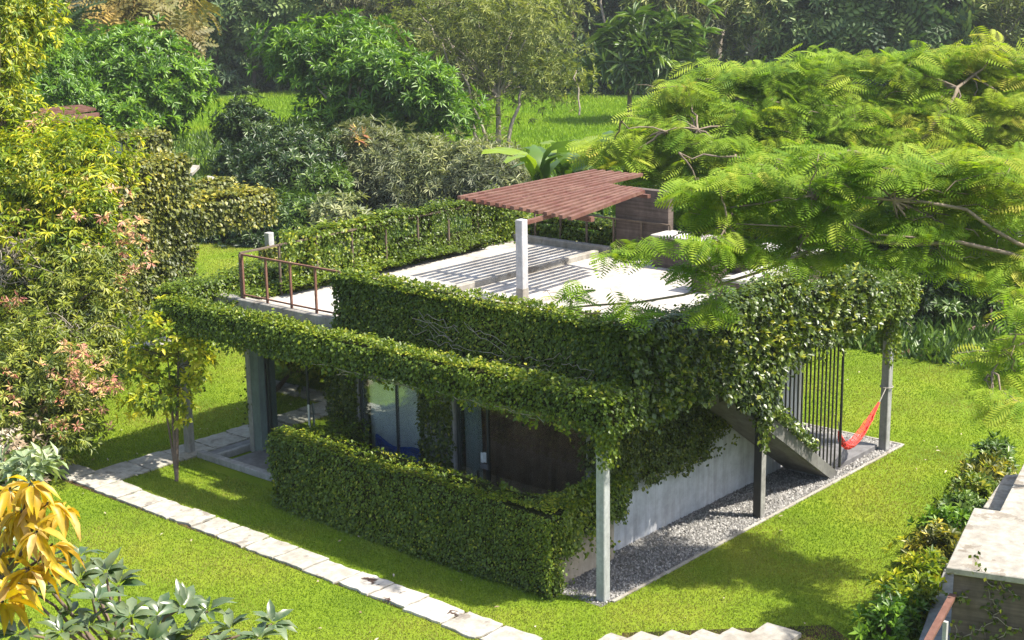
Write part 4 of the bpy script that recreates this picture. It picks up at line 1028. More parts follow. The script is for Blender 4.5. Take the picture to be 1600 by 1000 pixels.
# --- big tree at the left edge
B = [blob(-22, 30, 36, 82, 95), blob(-30, 185, 36, 78, 90), blob(48, 265, 35, 92, 52), blob(138, 262, 34.6, 40, 34), blob(25, 345, 35, 86, 60), blob(128, 330, 34, 44, 45), blob(90, 385, 34, 60, 40)]
lt = tree('garden_tree', 'tall yellow-green drooping tree with pink shoots at the left edge of the lawn', 'tree', (-2.6, 17.4, -0.05), B, (0.20, 0.055), 'yellowgreen', 420, 13, 0.40, 8, 0.9, 0.75, rt=0.2, nl=26, inner=0.35, lower=0.6)
lb = LB()
for (x, y, t_, n_, s_) in ((180, 345, 33.6, 10, .4), (198, 385, 33.5, 15, .38), (172, 370, 33.4, 6, .3), (48, 195, 35, 5, .25), (8, 360, 33.6, 10, .3), (190, 430, 33.3, 6, .2), (30, 490, 33, 9, .25), (45, 480, 33, 8, .2), (130, 325, 33.5, 8, .4)):
    c = at(x, y, t_); P = c+rng.normal(0, s_, (n_, 3)); rosettes(lb, P, nrm(rng.normal(0, .4, (n_, 3))+np.array([-.3, -.4, .5])), 9, 0.17, 0.05, 0.9, 0.55, T_QUAD)
lb.build('young_shoots', L['pink'], lt, 'stuff')
B = [blob(115, 425, 33.8, 72, 45), blob(145, 500, 33.2, 48, 60), blob(80, 500, 33.5, 80, 60), blob(110, 560, 33, 80, 45), blob(10, 400, 35.5, 90, 80), blob(130, 570, 32.8, 42, 35)]
ot = tree('garden_tree', 'olive-leaved bushy tree below the yellow-green crown at the left edge', 'tree', (-2.3, 15.9, -0.05), B, (0.18, 0.045), 'olive', 300, 12, 0.36, 8, 0.9, 0.6, rt=0.12, nl=22, inner=0.35, lower=0.7)
tb = TB()
for i in range(60):
    c = at(random.uniform(-10, 25), random.uniform(380, 440), 33.2); e = c+np.array([0.5, -0.5, 0.0])*random.uniform(-.2, 1.4)+rng.normal(0, .35, 3)
    tb.tube(curve_pts(c, e, 7, random.uniform(-.25, .25), 0.05), np.linspace(0.018, 0.005, 7), 4)
for i in range(40):
    c = at(random.uniform(60, 120), random.uniform(505, 560), 32.3); e = c+np.array([0.4, -0.4, 0.0])*random.uniform(-1, 1)+rng.normal(0, .3, 3)
    tb.tube(curve_pts(c, e, 7, random.uniform(-.2, .2), 0.05), np.linspace(0.014, 0.004, 7), 4)
tb.build('bare_twigs', M['twig'], ot, 'stuff')
B = [blob(90, 620, 31.2, 62, 58), blob(40, 590, 31.5, 66, 55), blob(0, 640, 31.3, 60, 70), blob(90, 680, 31, 45, 30), blob(60, 560, 31.4, 60, 40)]
ps = tree('flowering_shrub', 'shrub with coral pink shoots standing where the two paths meet', 'shrub', (*onZ(85, 712)[:2], -0.02), B, (0.15, 0.045), 'olive', 170, 11, 0.3, 8, 0.9, 0.5, rt=0.06, nl=22, inner=0.35, lower=0.8)
lb = LB()
for (x, y, n_, s_) in ((105, 575, 14, .22), (115, 590, 8, .16), (85, 600, 5, .2), (165, 595, 9, .2), (175, 600, 8, .15), (20, 620, 8, .15), (90, 678, 7, .1), (20, 600, 8, .3), (100, 620, 12, .5), (60, 650, 8, .4), (140, 640, 12, .4), (125, 555, 8, .3)):
    c = at(x, y, 30.6); P = c+rng.normal(0, s_, (n_, 3)); rosettes(lb, P, nrm(rng.normal(0, .4, (n_, 3))+np.array([-.3, -.4, .5])), 9, 0.13, 0.04, 0.9, 0.45, T_QUAD)
lb.build('young_shoots', L['pink'], ps, 'stuff')
# --- sapling by the side path
sb = onZ(276, 752)
B = [blob(262, 515, 31.0, 58, 35), blob(300, 500, 31.2, 34, 32), blob(225, 560, 31, 34, 34), blob(285, 575, 31, 48, 34), blob(235, 620, 30.8, 38, 22), blob(305, 545, 30.6, 30, 30), blob(265, 630, 30.9, 34, 22)]
root = empty('sapling', (sb[0], sb[1], -0.02), 'slender yellow-green sapling growing in the grass corner beside the side path', 'tree')
C, P, D, vb = crown_tips(B, 120, 4, 0.18, rng, 0.6, 0.4)
lb = LB(); rosettes(lb, P, D, 7, 0.14, 0.07, 0.9, 0.25, T_LEAF, rng, np.clip(vb+.1, 0, 1)); lb.build('crown', L['yellowgreen'], root)
tb = TB(); t6 = np.linspace(0, 1, 8)
fk = []
for (x, y, r0) in ((262, 560, .024), (280, 520, .028), (248, 600, .02), (270, 640, .018)):
    e = at(x, y, 31); pts = np.stack([sb*(1-q)**2+2*(sb*0.55+e*0.45+np.array([.1, .1, .5]))*q*(1-q)+e*q*q for q in t6]); tb.tube(pts, np.linspace(r0*1.5, r0*0.5, 8), 6); fk += [pts[5], pts[6], pts[7]]
for i in range(46):
    e = C[rng.integers(len(C))]; s_ = fk[int(np.argmin([np.linalg.norm(f-e) for f in fk]))]
    tb.tube(curve_pts(s_, e, 5, -0.05, 0.03), np.linspace(.012, .004, 5), 4)
tb.build('trunk', M['bark'], root)

def shrub(name, label, x, y, t, rx, ry, mat, leaf=(0.25, 0.09), ncl=50, nt=8, k=8, spread=1.0, droop=0.2, group=None, cat='shrub', d=1.0, rc=0.3, tmpl=T_QUAD, more=()):
    B = [blob(x, y, t, rx, ry, d)]+[blob(*m) for m in more]
    return tree(name, label, cat, under(B), B, leaf, mat, ncl, nt, rc*rx*t/FPX, k, spread, droop, tmpl, rt=0.05*min(3, rx*t/FPX), nl=10, inner=0.3, lower=0.8, group=group)
shrub('shrub', 'bright green leafy shrub at the foot of the far left ivy block', 222, 448, 44.5, 34, 36, 'bright', (0.24, 0.10), 40, 7, 8, d=1.0)
# --- far garden, left
fr = [blob(205, 135, 72, 92, 72), blob(150, 160, 72, 50, 48), blob(270, 150, 71, 28, 38), blob(185, 192, 70, 68, 34)]
frt = tree('frangipani_tree', 'round frangipani tree dotted with white flowers beyond the far left villa', 'tree', under(fr), fr, (0.40, 0.12), 'bright', 420, 10, 0.6, 9, 1.0, 0.1, rt=0.2, nl=20)
lb = LB(); c_ = rng.normal(0, 1, (70, 3)); c_ = nrm(c_); c_[:, 2] = np.abs(c_[:, 2])*1.0
P = np.array(fr[0][:3])+c_*np.array(fr[0][3:6])*1.07; rosettes(lb, P, nrm(c_+np.array([0, 0, .4])), 6, 0.14, 0.10, 1.0, 0.0, T_QUAD); lb.build('flowers', L['white'], frt, 'stuff')
mb = [blob(55, 105, 66, 62, 48), blob(-10, 120, 66, 70, 60), blob(80, 150, 65, 40, 32)]
tree('mango_tree', 'dense bright green mango tree beside the frangipani at the far left', 'tree', under(mb), mb, (0.34, 0.09), 'bright', 340, 10, 0.55, 9, 1.0, 0.35, rt=0.2, nl=16)
bz = [blob(165, 55, 92, 75, 42), blob(235, 40, 92, 62, 50), blob(175, 10, 94, 90, 40), blob(255, 70, 92, 32, 35), blob(215, -10, 95, 80, 50)]
tree('feather_leaf_tree', 'bronze tinted feather-leaved tree rising behind the frangipani', 'tree', under(bz), bz, (1.35, 1.5), 'bronze', 130, 5, 0.75, 5, 1.05, 0.35, T_FARFROND, rt=0.25, nl=16)
pf = [blob(95, 62, 84, 38, 16)]
tree('palm', 'dark drooping palm between the mango and the bronze tree', 'palm', under(pf), pf, (2.6, 2.6), 'dark', 8, 4, 0.4, 8, 1.2, 0.5, T_PALM, rt=0.15, nl=3)
# --- middle distance
shrub('bush', 'tall narrow dark green bush at the right of the grassy strip', 390, 218, 66, 36, 48, 'dark', (0.30, 0.085), 190, 10, 9, more=((395, 270, 65, 45, 40),))
shrub('bush', 'wide dark green bush in front of the narrow one', 445, 285, 61, 55, 52, 'dark', (0.30, 0.085), 230, 10, 9, more=((470, 240, 62, 40, 35), (420, 330, 61, 40, 25)))
big = [blob(490, 72, 74, 46, 24), blob(550, 66, 74, 48, 22), blob(520, 115, 74, 52, 34), blob(600, 110, 71, 48, 26), blob(650, 140, 71, 46, 30), blob(447, 95, 74, 20, 12), blob(690, 185, 72, 34, 22), blob(505, 195, 73, 26, 16), blob(580, 175, 73, 50, 22), blob(625, 190, 72, 40, 22)]
tree('rosette_tree', 'large spreading tree with bright leaf rosettes in the middle distance', 'tree', gz(535, 262), big, (0.46, 0.11), 'bright', 460, 7, 0.55, 10, 1.05, 0.22, rt=0.22, fork=at(545, 195, 73), nl=26, bark='barkpale', lower=0.2)
for i, (lab, bl, mt_) in enumerate((
    ('grey-green willowy shrub left of the row behind the trellis', [blob(585, 262, 64, 42, 46), blob(555, 235, 64, 26, 26)], 'greygreen'),
    ('widest grey-green willowy shrub in the middle of the row behind the trellis', [blob(660, 268, 63.5, 60, 46), blob(630, 300, 63, 50, 26)], 'greygreen'),
    ('grey-green willowy shrub behind the left end of the pergola', [blob(745, 272, 63, 58, 38), blob(700, 300, 62.5, 50, 22), blob(790, 285, 62, 30, 22)], 'greygreen'))):
    tree('willowy_shrub', lab, 'shrub', under(bl), bl, (0.36, 0.06), mt_, 240, 9, 0.5, 9, 0.95, 0.2, rt=0.07, nl=16, bark='barkpale', group='grey-green shrubs behind the trellis', lower=0.8)
lb = LB(); c = at(560, 215, 62.5); rosettes(lb, c+rng.normal(0, .25, (5, 3)), nrm(rng.normal(0, .4, (5, 3))+np.array([-.3, -.4, .5])), 9, 0.4, 0.1, 1.0, 0.4, T_QUAD)
er = empty('orange_sprig', c, 'orange dying leaf sprig on top of the left grey-green shrub', 'sprig'); lb.build('leaves', L['pink'], er)
air = [blob(650, 55, 80, 55, 50), blob(735, 35, 80, 70, 55), blob(835, 40, 80, 62, 50), blob(700, 120, 80, 60, 36), blob(820, 118, 80, 66, 38), blob(885, 120, 79, 40, 34), blob(600, 80, 82, 40, 60), blob(760, 95, 81, 60, 40), blob(720, 170, 79, 40, 26)]
at_ = tree('airy_tree', 'loose grey-olive tree with thin pale stems in front of the rice field', 'tree', gz(778, 250), air, (0.36, 0.06), 'airy', 360, 7, 0.75, 7, 1.0, 0.3, rt=0.14, fork=at(778, 150, 80), nl=30, bark='barkpale', lower=0.9, inner=0.5)
for (x0, y0, x1, y1, r0) in ((790, 255, 815, 140, .11), (748, 230, 715, 120, .09), (770, 250, 700, 60, .08), (715, 120, 655, 20, .05), (905, 180, 900, 110, .05)):
    tb = TB(); tb.tube(curve_pts(at(x0, y0, 79), at(x1, y1, 79.5), 8, -0.3, 0.08), np.linspace(r0*1.2, r0*.6, 8), 6); tb.build('stem', M['barkpale'], at_)
for i, (x, y, t_, n_) in enumerate(((985, 85, 96, 9), (1045, 82, 97, 9))):
    bl = [blob(x, y, t_, 34, 34)]
    tree('dragon_tree', ['spiky rosette-leaved tree left of the pair beside the dark wood', 'spiky rosette-leaved tree right of the pair beside the dark wood'][i], 'tree', under(bl), bl, (1.5, 0.22), 'mid', 26, 2, 0.7, 16, 1.1, 0.25, T_QUAD, rt=0.15, nl=10, group='spiky trees by the dark wood')
# --- banana plants: leaves one by one
def banana_leaf_mesh(r):
    n = 9; t = np.linspace(0, 1, n); cz = 0.55*np.sin(t*1.4)-0.75*t**2.2; cx = t*1.0
    w = 0.125*np.sin(np.pi*np.clip(t*0.93+0.05, 0, 1))**0.55*(1+0.35*r.normal(size=n)*(np.arange(n) % 2)); w[0] = 0.012; w = np.abs(w)
    V = []; 
    for i in range(n): V += [(cx[i], -w[i]*1, cz[i]-0.25*w[i]+0.02*r.normal()), (cx[i], 0, cz[i]), (cx[i], w[i], cz[i]-0.25*w[i]+0.02*r.normal())]
    F = [(3*i+j, 3*i+j+3, 3*i+j+4, 3*i+j+1) for i in range(n-1) for j in (0, 1)]
    return mesh_tris('banana_leaf', np.array(V), np.array(F), np.full(len(V), r.uniform(0.1, 0.9)), True)
BL = [banana_leaf_mesh(rng) for i in range(5)]
for m_ in BL: m_.materials.append(L['banana'])
for i, (x, y, t_, h, lab) in enumerate(((842, 292, 47, 2.2, 'banana plant left of the pergola slats'), (890, 290, 49, 2.4, 'banana plant behind the left half of the pergola'), (938, 290, 48, 2.5, 'banana plant with torn leaves behind the pergola middle'), (990, 300, 47, 2.4, 'banana plant right behind the pergola end'), (960, 365, 46.5, 1.2, 'young banana plant seen under the pergola slats'))):
    c = at(x, y, t_); b = empty('banana_plant', (c[0], c[1], -0.05), lab, 'banana plant', 'banana plants behind the villa')
    hz = c[2]+0.05 if t_ < 80 else 3.0
    tb = TB(); tb.tube(np.array([(c[0], c[1], -0.05), (c[0]+.05, c[1], hz*0.5), (c[0], c[1]+.05, hz)]), [0.14, 0.11, 0.06], 8); tb.build('stem', L['banana'], b)
    for j in range(8):
        o = link('leaf', BL[(i+j) % 5], None, b); o.location = (0, 0, hz+random.uniform(-.25, .05))
        sc = h*random.uniform(.75, 1.1); o.scale = (sc, sc*1.05, sc); o.rotation_euler = (random.uniform(-.2, .2), random.uniform(-1.1, -.45), j*2.4+random.uniform(-.4, .4))
# --- undergrowth behind the soil bank
ug = [(1335, 470, 42.5, 40, 45, 'mid'), (1400, 480, 43, 50, 45, 'dark'), (1470, 485, 43.5, 50, 40, 'mid'), (1360, 420, 46, 60, 50, 'dark'), (1450, 440, 46, 50, 40, 'dark'), (1590, 480, 43, 50, 50, 'mid'), (1420, 390, 50, 70, 50, 'bright'), (1510, 430, 47, 45, 45, 'dark'), (1290, 400, 48, 60, 60, 'dark'), (1190, 350, 50, 60, 60, 'mid'), (1080, 300, 52, 70, 70, 'dark'), (1600, 400, 50, 60, 60, 'dark')]
desc = {'mid': 'green leafy undergrowth bush', 'dark': 'dark undergrowth bush', 'bright': 'bright undergrowth bush'}
where = ['beside the corner column behind the soil bank', 'just right of the hammock column behind the soil bank', 'behind the long fallen stick', 'behind the ivy roof corner', 'under the feathery crown middle', 'at the right picture edge behind the fallen branch', 'lit by sun under the feathery crown', 'left of the brown tree trunk', 'behind the far end of the stair roof', 'behind the terrace low walls', 'behind the pergola wall', 'right of the brown tree trunk']
for (x, y, t_, rx, ry, mt_), w_ in zip(ug, where):
    shrub('bush', desc[mt_]+' '+w_, x, y, t_, rx, ry, mt_, (0.24, 0.085), 75, 9, 8, 0.95, 0.3, 'undergrowth beyond the lawn')
ug = [(345, 350, 58, 38, 34, 'dark'), (405, 362, 57, 40, 30, 'dark'), (470, 350, 57, 45, 36, 'mid'), (530, 350, 56, 40, 34, 'greygreen'), (505, 300, 60, 34, 40, 'mid')]
where = ['under the far villa beam', 'right of the far villa post', 'left of the trellis behind the terrace rail', 'at the left end of the trellis', 'between the round dark bush and the grey shrubs', 'behind the far villa roof']
desc['greygreen'] = 'grey-green undergrowth bush'
for (x, y, t_, rx, ry, mt_), w_ in zip(ug, where):
    shrub('bush', desc[mt_]+' '+w_, x, y, t_, rx, ry, mt_, (0.32, 0.09), 60, 9, 8, 0.95, 0.3, 'undergrowth beyond the lawn')
# fallen branches on the bank
fb = empty('fallen_branch', onZ(1500, 535, 0.1), 'long pale fallen stick curving down beside the soil bank', 'branch')
tb = TB(); tb.tube(np.array([at(1415, 503, 42), at(1440, 522, 41.8), at(1475, 531, 41.5), (at(1520, 531, 41)), at(1552, 527, 41)]), [0.015, 0.02, 0.03, 0.03, 0.02], 5); tb.build('stick', M['barkpale'], fb)
fb = empty('fallen_branch', onZ(1550, 530, 0.1), 'thick broken brown branch lying below the brown tree trunk', 'branch')
tb = TB(); tb.tube(np.array([at(1505, 520, 42), at(1530, 512, 42), at(1560, 518, 42), at(1590, 522, 42)]), [0.05, 0.11, 0.16, 0.14], 7); tb.tube(np.array([at(1532, 526, 41.6), at(1540, 512, 41.8), at(1546, 505, 41.8)]), [0.02, 0.035, 0.03], 5); tb.tube(np.array([at(1548, 510, 42), at(1549, 472, 42.5)]), [0.04, 0.03], 5); tb.build('limb', M['bark'], fb)

# ================================================================== THE FEATHERY TREE ON THE RIGHT
ft_base = onZ(1572, 520); ft_base = np.array([ft_base[0]+1.5, ft_base[1], -0.05])
PL = [(1150, 112, 43, 100), (1290, 90, 43, 120), (1440, 78, 44, 130), (1590, 68, 44, 120), (1720, 80, 43, 120), (1220, 80, 45, 70), (1380, 66, 46, 80), (1530, 58, 46, 90),
      (1010, 178, 41, 80), (1120, 175, 40, 110), (1260, 150, 40, 120), (1400, 145, 40, 130), (1550, 140, 40, 130), (1680, 165, 39, 110),
      (935, 178, 42, 40), (1060, 240, 38, 72), (1180, 235, 37, 105), (1320, 215, 37, 115), (1470, 215, 36, 125), (1610, 240, 35, 115), (1000, 225, 40, 50),
      (1075, 315, 34, 72), (1150, 325, 33, 85), (1270, 310, 34, 95), (1400, 310, 34, 85), (1530, 320, 33, 95), (1640, 340, 32, 90), (1480, 285, 35, 90), (1340, 280, 35.5, 100),
      (1010, 385, 31, 45), (1085, 415, 30, 55), (1110, 480, 29, 34), (1245, 400, 31.5, 66), (1330, 390, 33, 50), (1590, 400, 31, 65), (985, 478, 28.5, 34), (1170, 385, 31, 50), (1450, 375, 34, 55), (1030, 340, 32, 40),
      (893, 452, 28, 26), (1570, 545, 24, 36), (1548, 590, 22.5, 36), (1595, 590, 23, 45), (1590, 480, 26, 40), (960, 395, 30.5, 30)]
def feathery(name, label, base, plates, limbs_, r_trunk, dens, lscale, nparts):
    ft = empty(name, base, label, 'tree')
    FP, FD, FN, FL, cents = [], [], [], [], []
    for (x, y, t_, rx) in plates:
        c = at(x, y, t_); R_ = rx*t_/FPX; cents.append(c)
        n = int(R_*R_*3.14*dens)+6
        a_ = rng.uniform(0, 6.283, n); rr = R_*np.sqrt(rng.random(n))
        P = c+np.stack([rr*np.cos(a_), rr*np.sin(a_), rng.normal(0, 0.13*t_/36, n)-0.2*(rr/R_)**2*R_], 1)
        D = np.stack([np.cos(a_), np.sin(a_), rng.normal(0.02, .2, n)], 1)+rng.normal(0, .6, (n, 3))*np.array([1, 1, .35])+np.array([-.4, -.25, -.08])
        ln = lscale*t_*rng.uniform(0.7, 1.3, n)
        FP.append(P-nrm(D)*ln[:, None]*0.45); FD.append(D); FN.append(np.array([-0.30, -0.26, 1.0])+rng.normal(0, .26, (n, 3))); FL.append(ln)
    FP = np.concatenate(FP); FD = nrm(np.concatenate(FD)); FN = np.concatenate(FN); FL = np.concatenate(FL)
    dep = (FP-CAM)@Fv
    fv = np.clip(0.42+0.26*lump(FP, 0.8)+rng.normal(0, .2, len(FP)), 0, 1)
    order = np.argsort(dep); vis = in_view(FP, 60)[0]
    near = [i for i in order if vis[i]][:nparts]; ns = np.zeros(len(FP), bool); ns[near] = True
    lb = LB(); lb.add(FP[~ns], FD[~ns], FN[~ns], FL[~ns], FL[~ns], T_FROND, fv[~ns]); lb.build('fronds', L['frond'], ft, 'stuff')
    base = np.array(base)
    for i in near:
        o = link('frond', FM[min(7, int(fv[i]*8))], None, ft)
        D = FD[i]; S = np.cross(FN[i], D); S /= np.linalg.norm(S); U_ = np.cross(D, S); l = FL[i]; p = FP[i]-base
        o.matrix_local = Matrix(((D[0]*l, S[0]*l, U_[0]*l, p[0]), (D[1]*l, S[1]*l, U_[1]*l, p[1]), (D[2]*l, S[2]*l, U_[2]*l, p[2]), (0, 0, 0, 1)))
    tb = TB(); forks = []
    for (pts, r0) in limbs_:
        p = np.array([at(*q) if len(q) == 3 and q[2] is not None else base for q in pts]); t_ = np.linspace(0, 1, len(p)); tt = np.linspace(0, 1, 14)
        p = np.stack([np.interp(tt, t_, p[:, k_]) for k_ in range(3)], 1); w_ = rng.normal(0, .05, (14, 3)); w_[0] = 0; p = p+w_
        r0 = r0*0.55; tb.tube(p, np.linspace(r0, r0*0.4, 14), 7); forks += [p[6], p[9], p[13]]
    forks = np.array(forks)
    for c, (x, y, t_, rx) in zip(cents, plates):
        f = forks[np.argmin(np.linalg.norm(forks-c, axis=1))]; k_ = t_/36
        tb.tube(curve_pts(f, c+np.array([0, 0, -.12]), 7, 0.0, 0.05), np.linspace(.030, .012, 7)*k_, 5)
        for j in range(2 if t_ < 30 else 1):
            e = c+np.array([random.uniform(-1, 1), random.uniform(-1, 1), random.uniform(-.15, .12)])*0.9*k_
            tb.tube(curve_pts(c+(f-c)*random.uniform(0, .3), e, 6, 0.03, 0.05), np.linspace(.014, .005, 6)*k_, 4)
    tb.build('trunk', M['barkfeather'], ft)
    return ft
FM = []
for k_ in range(8):
    me = mesh_tris('frond', T_FROND[0], T_FROND[1], np.full(len(T_FROND[0]), (k_+0.5)/8)); me.materials.append(L['frond']); FM.append(me)
def inpoly(x, y, poly):
    c = False; n = len(poly)
    for i in range(n):
        (x1, y1), (x2, y2) = poly[i], poly[(i+1) % n]
        if (y1 > y) != (y2 > y) and x < (x2-x1)*(y-y1)/(y2-y1)+x1: c = not c
    return c
def fill(poly, step, tf, r0, r1):
    out = []; xs = [p[0] for p in poly]; ys = [p[1] for p in poly]
    y = min(ys); k = 0
    while y < max(ys):
        x = min(xs)+(k % 2)*step*0.5
        while x < max(xs):
            jx, jy = x+random.uniform(-.4, .4)*step, y+random.uniform(-.4, .4)*step*0.42
            if inpoly(jx, jy, poly): out.append((jx, jy, tf(jx, jy)+random.uniform(-.5, .5), random.uniform(r0, r1)))
            x += step
        y += step*0.42; k += 1
    return out
far_poly = [(900, 188), (950, 168), (1020, 158), (1085, 118), (1160, 96), (1240, 82), (1330, 76), (1440, 70), (1560, 60), (1740, 56), (1740, 320), (1560, 345), (1420, 335), (1300, 345), (1180, 330), (1090, 300), (1010, 262), (960, 240), (905, 205)]
far_pl = fill(far_poly, 62, lambda x, y: 46.5-3.6*(y-60)/280, 34, 58)
far_pl += [(x, y, 45.2, 70) for x in range(1040, 1720, 75) for y in (210, 262, 312)]
near_poly = [(1040, 318), (1130, 262), (1250, 232), (1400, 215), (1540, 220), (1700, 225), (1700, 420), (1600, 425), (1500, 385), (1400, 370), (1290, 385), (1180, 400), (1080, 385)]
near_pl = [p_ for p_ in fill(near_poly, 66, lambda x, y: 23.8+0.5*math.sin(x), 30, 52) if p_[0] < 1430 or random.random() < 0.55]+[(x, y, (22.0 if y > 460 and x > 1400 else 23.7), rx*.8) for (x, y, t_, rx) in PL if y > 383]+[(1568, 432, 23.5, 40), (1490, 408, 23.6, 40), (1602, 455, 23, 40), (1590, 635, 21, 34), (1545, 622, 21.5, 24), (1600, 525, 22.5, 40), (1530, 560, 22.5, 22), (1420, 395, 23.6, 36)]
F0 = (0, 0, None)
feathery('feathery_tree', 'wide umbrella-shaped tree with feathery yellow-green crown rising behind the villa on the right', ft_base, far_pl,
    [((F0, (1545, 425, 44)), .40), (((1545, 425, 44), (1510, 340, 44), (1455, 287, 44), (1400, 262, 44), (1352, 240, 43)), .24), (((1545, 425, 44), (1590, 330, 44), (1640, 240, 44), (1660, 180, 44)), .24),
     (((1510, 340, 44), (1440, 235, 44.5), (1330, 185, 45), (1200, 180, 45)), .12), (((1440, 220, 44), (1500, 130, 45), (1560, 90, 46)), .13), (((1352, 240, 43), (1200, 250, 43), (1060, 240, 43)), .10), (((1200, 180, 45), (1080, 205, 44), (970, 192, 43)), .07)], .4, 20, 0.0170, 40)
nt_base = at(1830, 430, 23.5); nt_base = np.array([nt_base[0], nt_base[1], -0.05])
feathery('feathery_tree', 'nearer feathery tree reaching long low branches over the stair and terrace from the right edge', nt_base, near_pl,
    [((F0, (1830, 480, 23.5)), .22), (((1830, 480, 23.5), (1640, 400, 23.5), (1500, 385, 23.5), (1400, 378, 23.5), (1320, 372, 23.5), (1230, 400, 23.6), (1150, 440, 23.8), (1060, 462, 24), (960, 474, 24), (885, 476, 24)), .07),
     (((1640, 400, 23.5), (1500, 330, 23.5), (1380, 300, 23.5), (1250, 310, 23.6), (1100, 320, 24)), .06), (((1500, 385, 23.5), (1320, 350, 23.5), (1150, 350, 23.6), (1000, 385, 24)), .035), (((1830, 480, 23.5), (1660, 470, 22.5), (1590, 540, 22), (1550, 575, 22)), .05)], .22, 54, 0.0195, 300)

# ================================================================== FOREST BEHIND
hl = []
nx, ny = 60, 11
for i in range(nx+1):
    for j in range(ny+1):
        a_ = math.radians(-10+110*i/nx); d_ = 150+14*j
        hl.append((CAM[0]+math.sin(a_)*d_, CAM[1]+math.cos(a_)*d_, -0.3+max(0, (j-1))*2.6+2.0*math.sin(i*.7+j)*min(1, j/3)))
F = [(i*(ny+1)+j, (i+1)*(ny+1)+j, (i+1)*(ny+1)+j+1, i*(ny+1)+j+1) for i in range(nx) for j in range(ny)]
link('hill', mesh_tris('hill', np.array(hl), np.array(F), smooth=True), M['rough'], None, 'structure')
def proto(mat, blobs, leaf, ncl, nt, k, rc, tmpl=T_QUAD, spread=1.05, droop=0.25, rt=0.22, bark='bark', fork=None):
    lb = LB(); C, P, D, vb = crown_tips(blobs, ncl, nt, rc, rng, 0.7, 0.4); rosettes(lb, P, D, k, leaf[0], leaf[1], spread, droop, tmpl, rng, vb)
    tb = TB(); limbs(tb, (0, 0, -.1), fork or (0.3, 0.2, max(2.0, min(b[2] for b in blobs)*0.8)), C, rng, rt, 12, 0.05)
    a = lb.mesh('forest_crown'); a.materials.append(L[mat]); V = np.concatenate(tb.V); b = mesh_tris('forest_trunk', V, np.concatenate(tb.F), smooth=True); b.materials.append(M[bark])
    return a, b
PT = {
 'round': proto('forest', [(0, 0, 4.5, 3.4, 3.4, 3.0), (1.4, .6, 8, 3.0, 3.0, 2.8), (-1.2, -.5, 7, 2.8, 2.8, 2.6)], (0.75, 0.24), 90, 8, 7, 0.8),
 'tall': proto('forestdark', [(0, 0, 6, 3.2, 3.2, 3.6), (.8, 0, 11, 3.4, 3.4, 3.6), (-.6, .4, 15, 2.8, 2.8, 3)], (0.8, 0.22), 110, 8, 7, 0.9, rt=0.3),
 'olive': proto('forestolive', [(0, 0, 5.5, 3.0, 3.0, 2.6), (1.2, 0, 9, 3.2, 3.2, 3.0), (-1.5, .4, 8, 2.4, 2.4, 2.2)], (0.7, 0.13), 90, 7, 7, 0.95, droop=0.45, bark='barkpale'),
 'feather': proto('forest', [(0, 0, 5, 3.0, 3.0, 2.0), (.5, .5, 8, 3, 3, 2.4)], (2.1, 2.1), 40, 3, 5, 0.8, T_FARFROND, 1.1, 0.35, bark='barkpale'),
 'under': proto('forestdark', [(0, 0, 1.4, 2.6, 2.6, 1.5), (1.8, .4, 1.2, 2.0, 2.0, 1.2)], (0.8, 0.22), 60, 8, 7, 0.7, rt=0.08, fork=(0, 0, .5)),
 'light': proto('airy', [(0, 0, 4.0, 2.6, 2.6, 2.6), (.8, 0, 7, 2.4, 2.4, 2.4)], (0.7, 0.13), 60, 6, 7, 0.9, bark='barkpale'),
}
KIND = {'round': 'broad green forest tree', 'tall': 'tall dark forest tree', 'olive': 'olive-leaved forest tree', 'feather': 'feather-leaved forest tree', 'under': 'low dark forest bush', 'light': 'pale loose forest tree'}
fcount = {}
def forest(kind, x, y, sc, note):
    p = onZ(x, max(y, 20)); r_ = empty('forest_tree' if kind != 'under' else 'forest_bush', (p[0], p[1], -0.1), KIND[kind]+' '+note, 'tree' if kind != 'under' else 'bush', 'trees of the wood behind the fields')
    a, b = PT[kind]; link('crown', a, None, r_); link('trunk', b, None, r_)
    s_ = sc*random.uniform(.9, 1.1); r_.scale = (s_, s_, s_); r_.rotation_euler = (0, 0, random.uniform(0, 6.28))
marks = [(-60, 'beyond the left edge'), (30, 'above the mango tree'), (110, 'above the dark palm'), (200, 'behind the bronze tree'), (330, 'beside the reddish trunk'), (400, 'above the grassy strip'), (480, 'behind the rosette tree'), (570, 'behind the rosette tree crown'), (660, 'behind the airy tree'), (760, 'behind the airy tree stems'), (860, 'at the far end of the rice field'), (940, 'left of the spiky trees'), (1010, 'behind the spiky trees'), (1090, 'right of the spiky trees'), (1160, 'above the left end of the feathery crown'), (1250, 'over the feathery crown left part'), (1340, 'over the feathery crown'), (1440, 'over the feathery crown top'), (1540, 'over the feathery crown right part'), (1640, 'at the right edge')]
row1 = ['tall', 'round', 'tall', 'tall', 'tall', 'round', 'feather', 'olive', 'olive', 'light', 'light', 'under', 'light', 'olive', 'light', 'round', 'feather', 'feather', 'light', 'olive']
for (x, nt_), k_ in zip(marks, row1): forest(k_, x+random.uniform(-15, 15), 150 if x < 300 else 142, random.uniform(.85, 1.1), nt_+', front row')
row2 = ['round', 'tall', 'tall', 'tall', 'under', 'feather', 'tall', 'round', 'light', 'tall', 'olive', 'tall', 'olive', 'tall', 'round', 'olive', 'tall', 'tall', 'feather', 'round']
for (x, nt_), k_ in zip(marks, row2): forest(k_, x+45+random.uniform(-15, 15), 118, random.uniform(.95, 1.25), nt_+', second row')
row3 = ['tall', 'round', 'tall', 'olive', 'tall', 'tall', 'round', 'tall', 'olive', 'tall']
for (x, nt_), k_ in zip(marks[::2], row3): forest(k_, x+random.uniform(-15, 15), 92, random.uniform(1.1, 1.4), nt_+', back row')
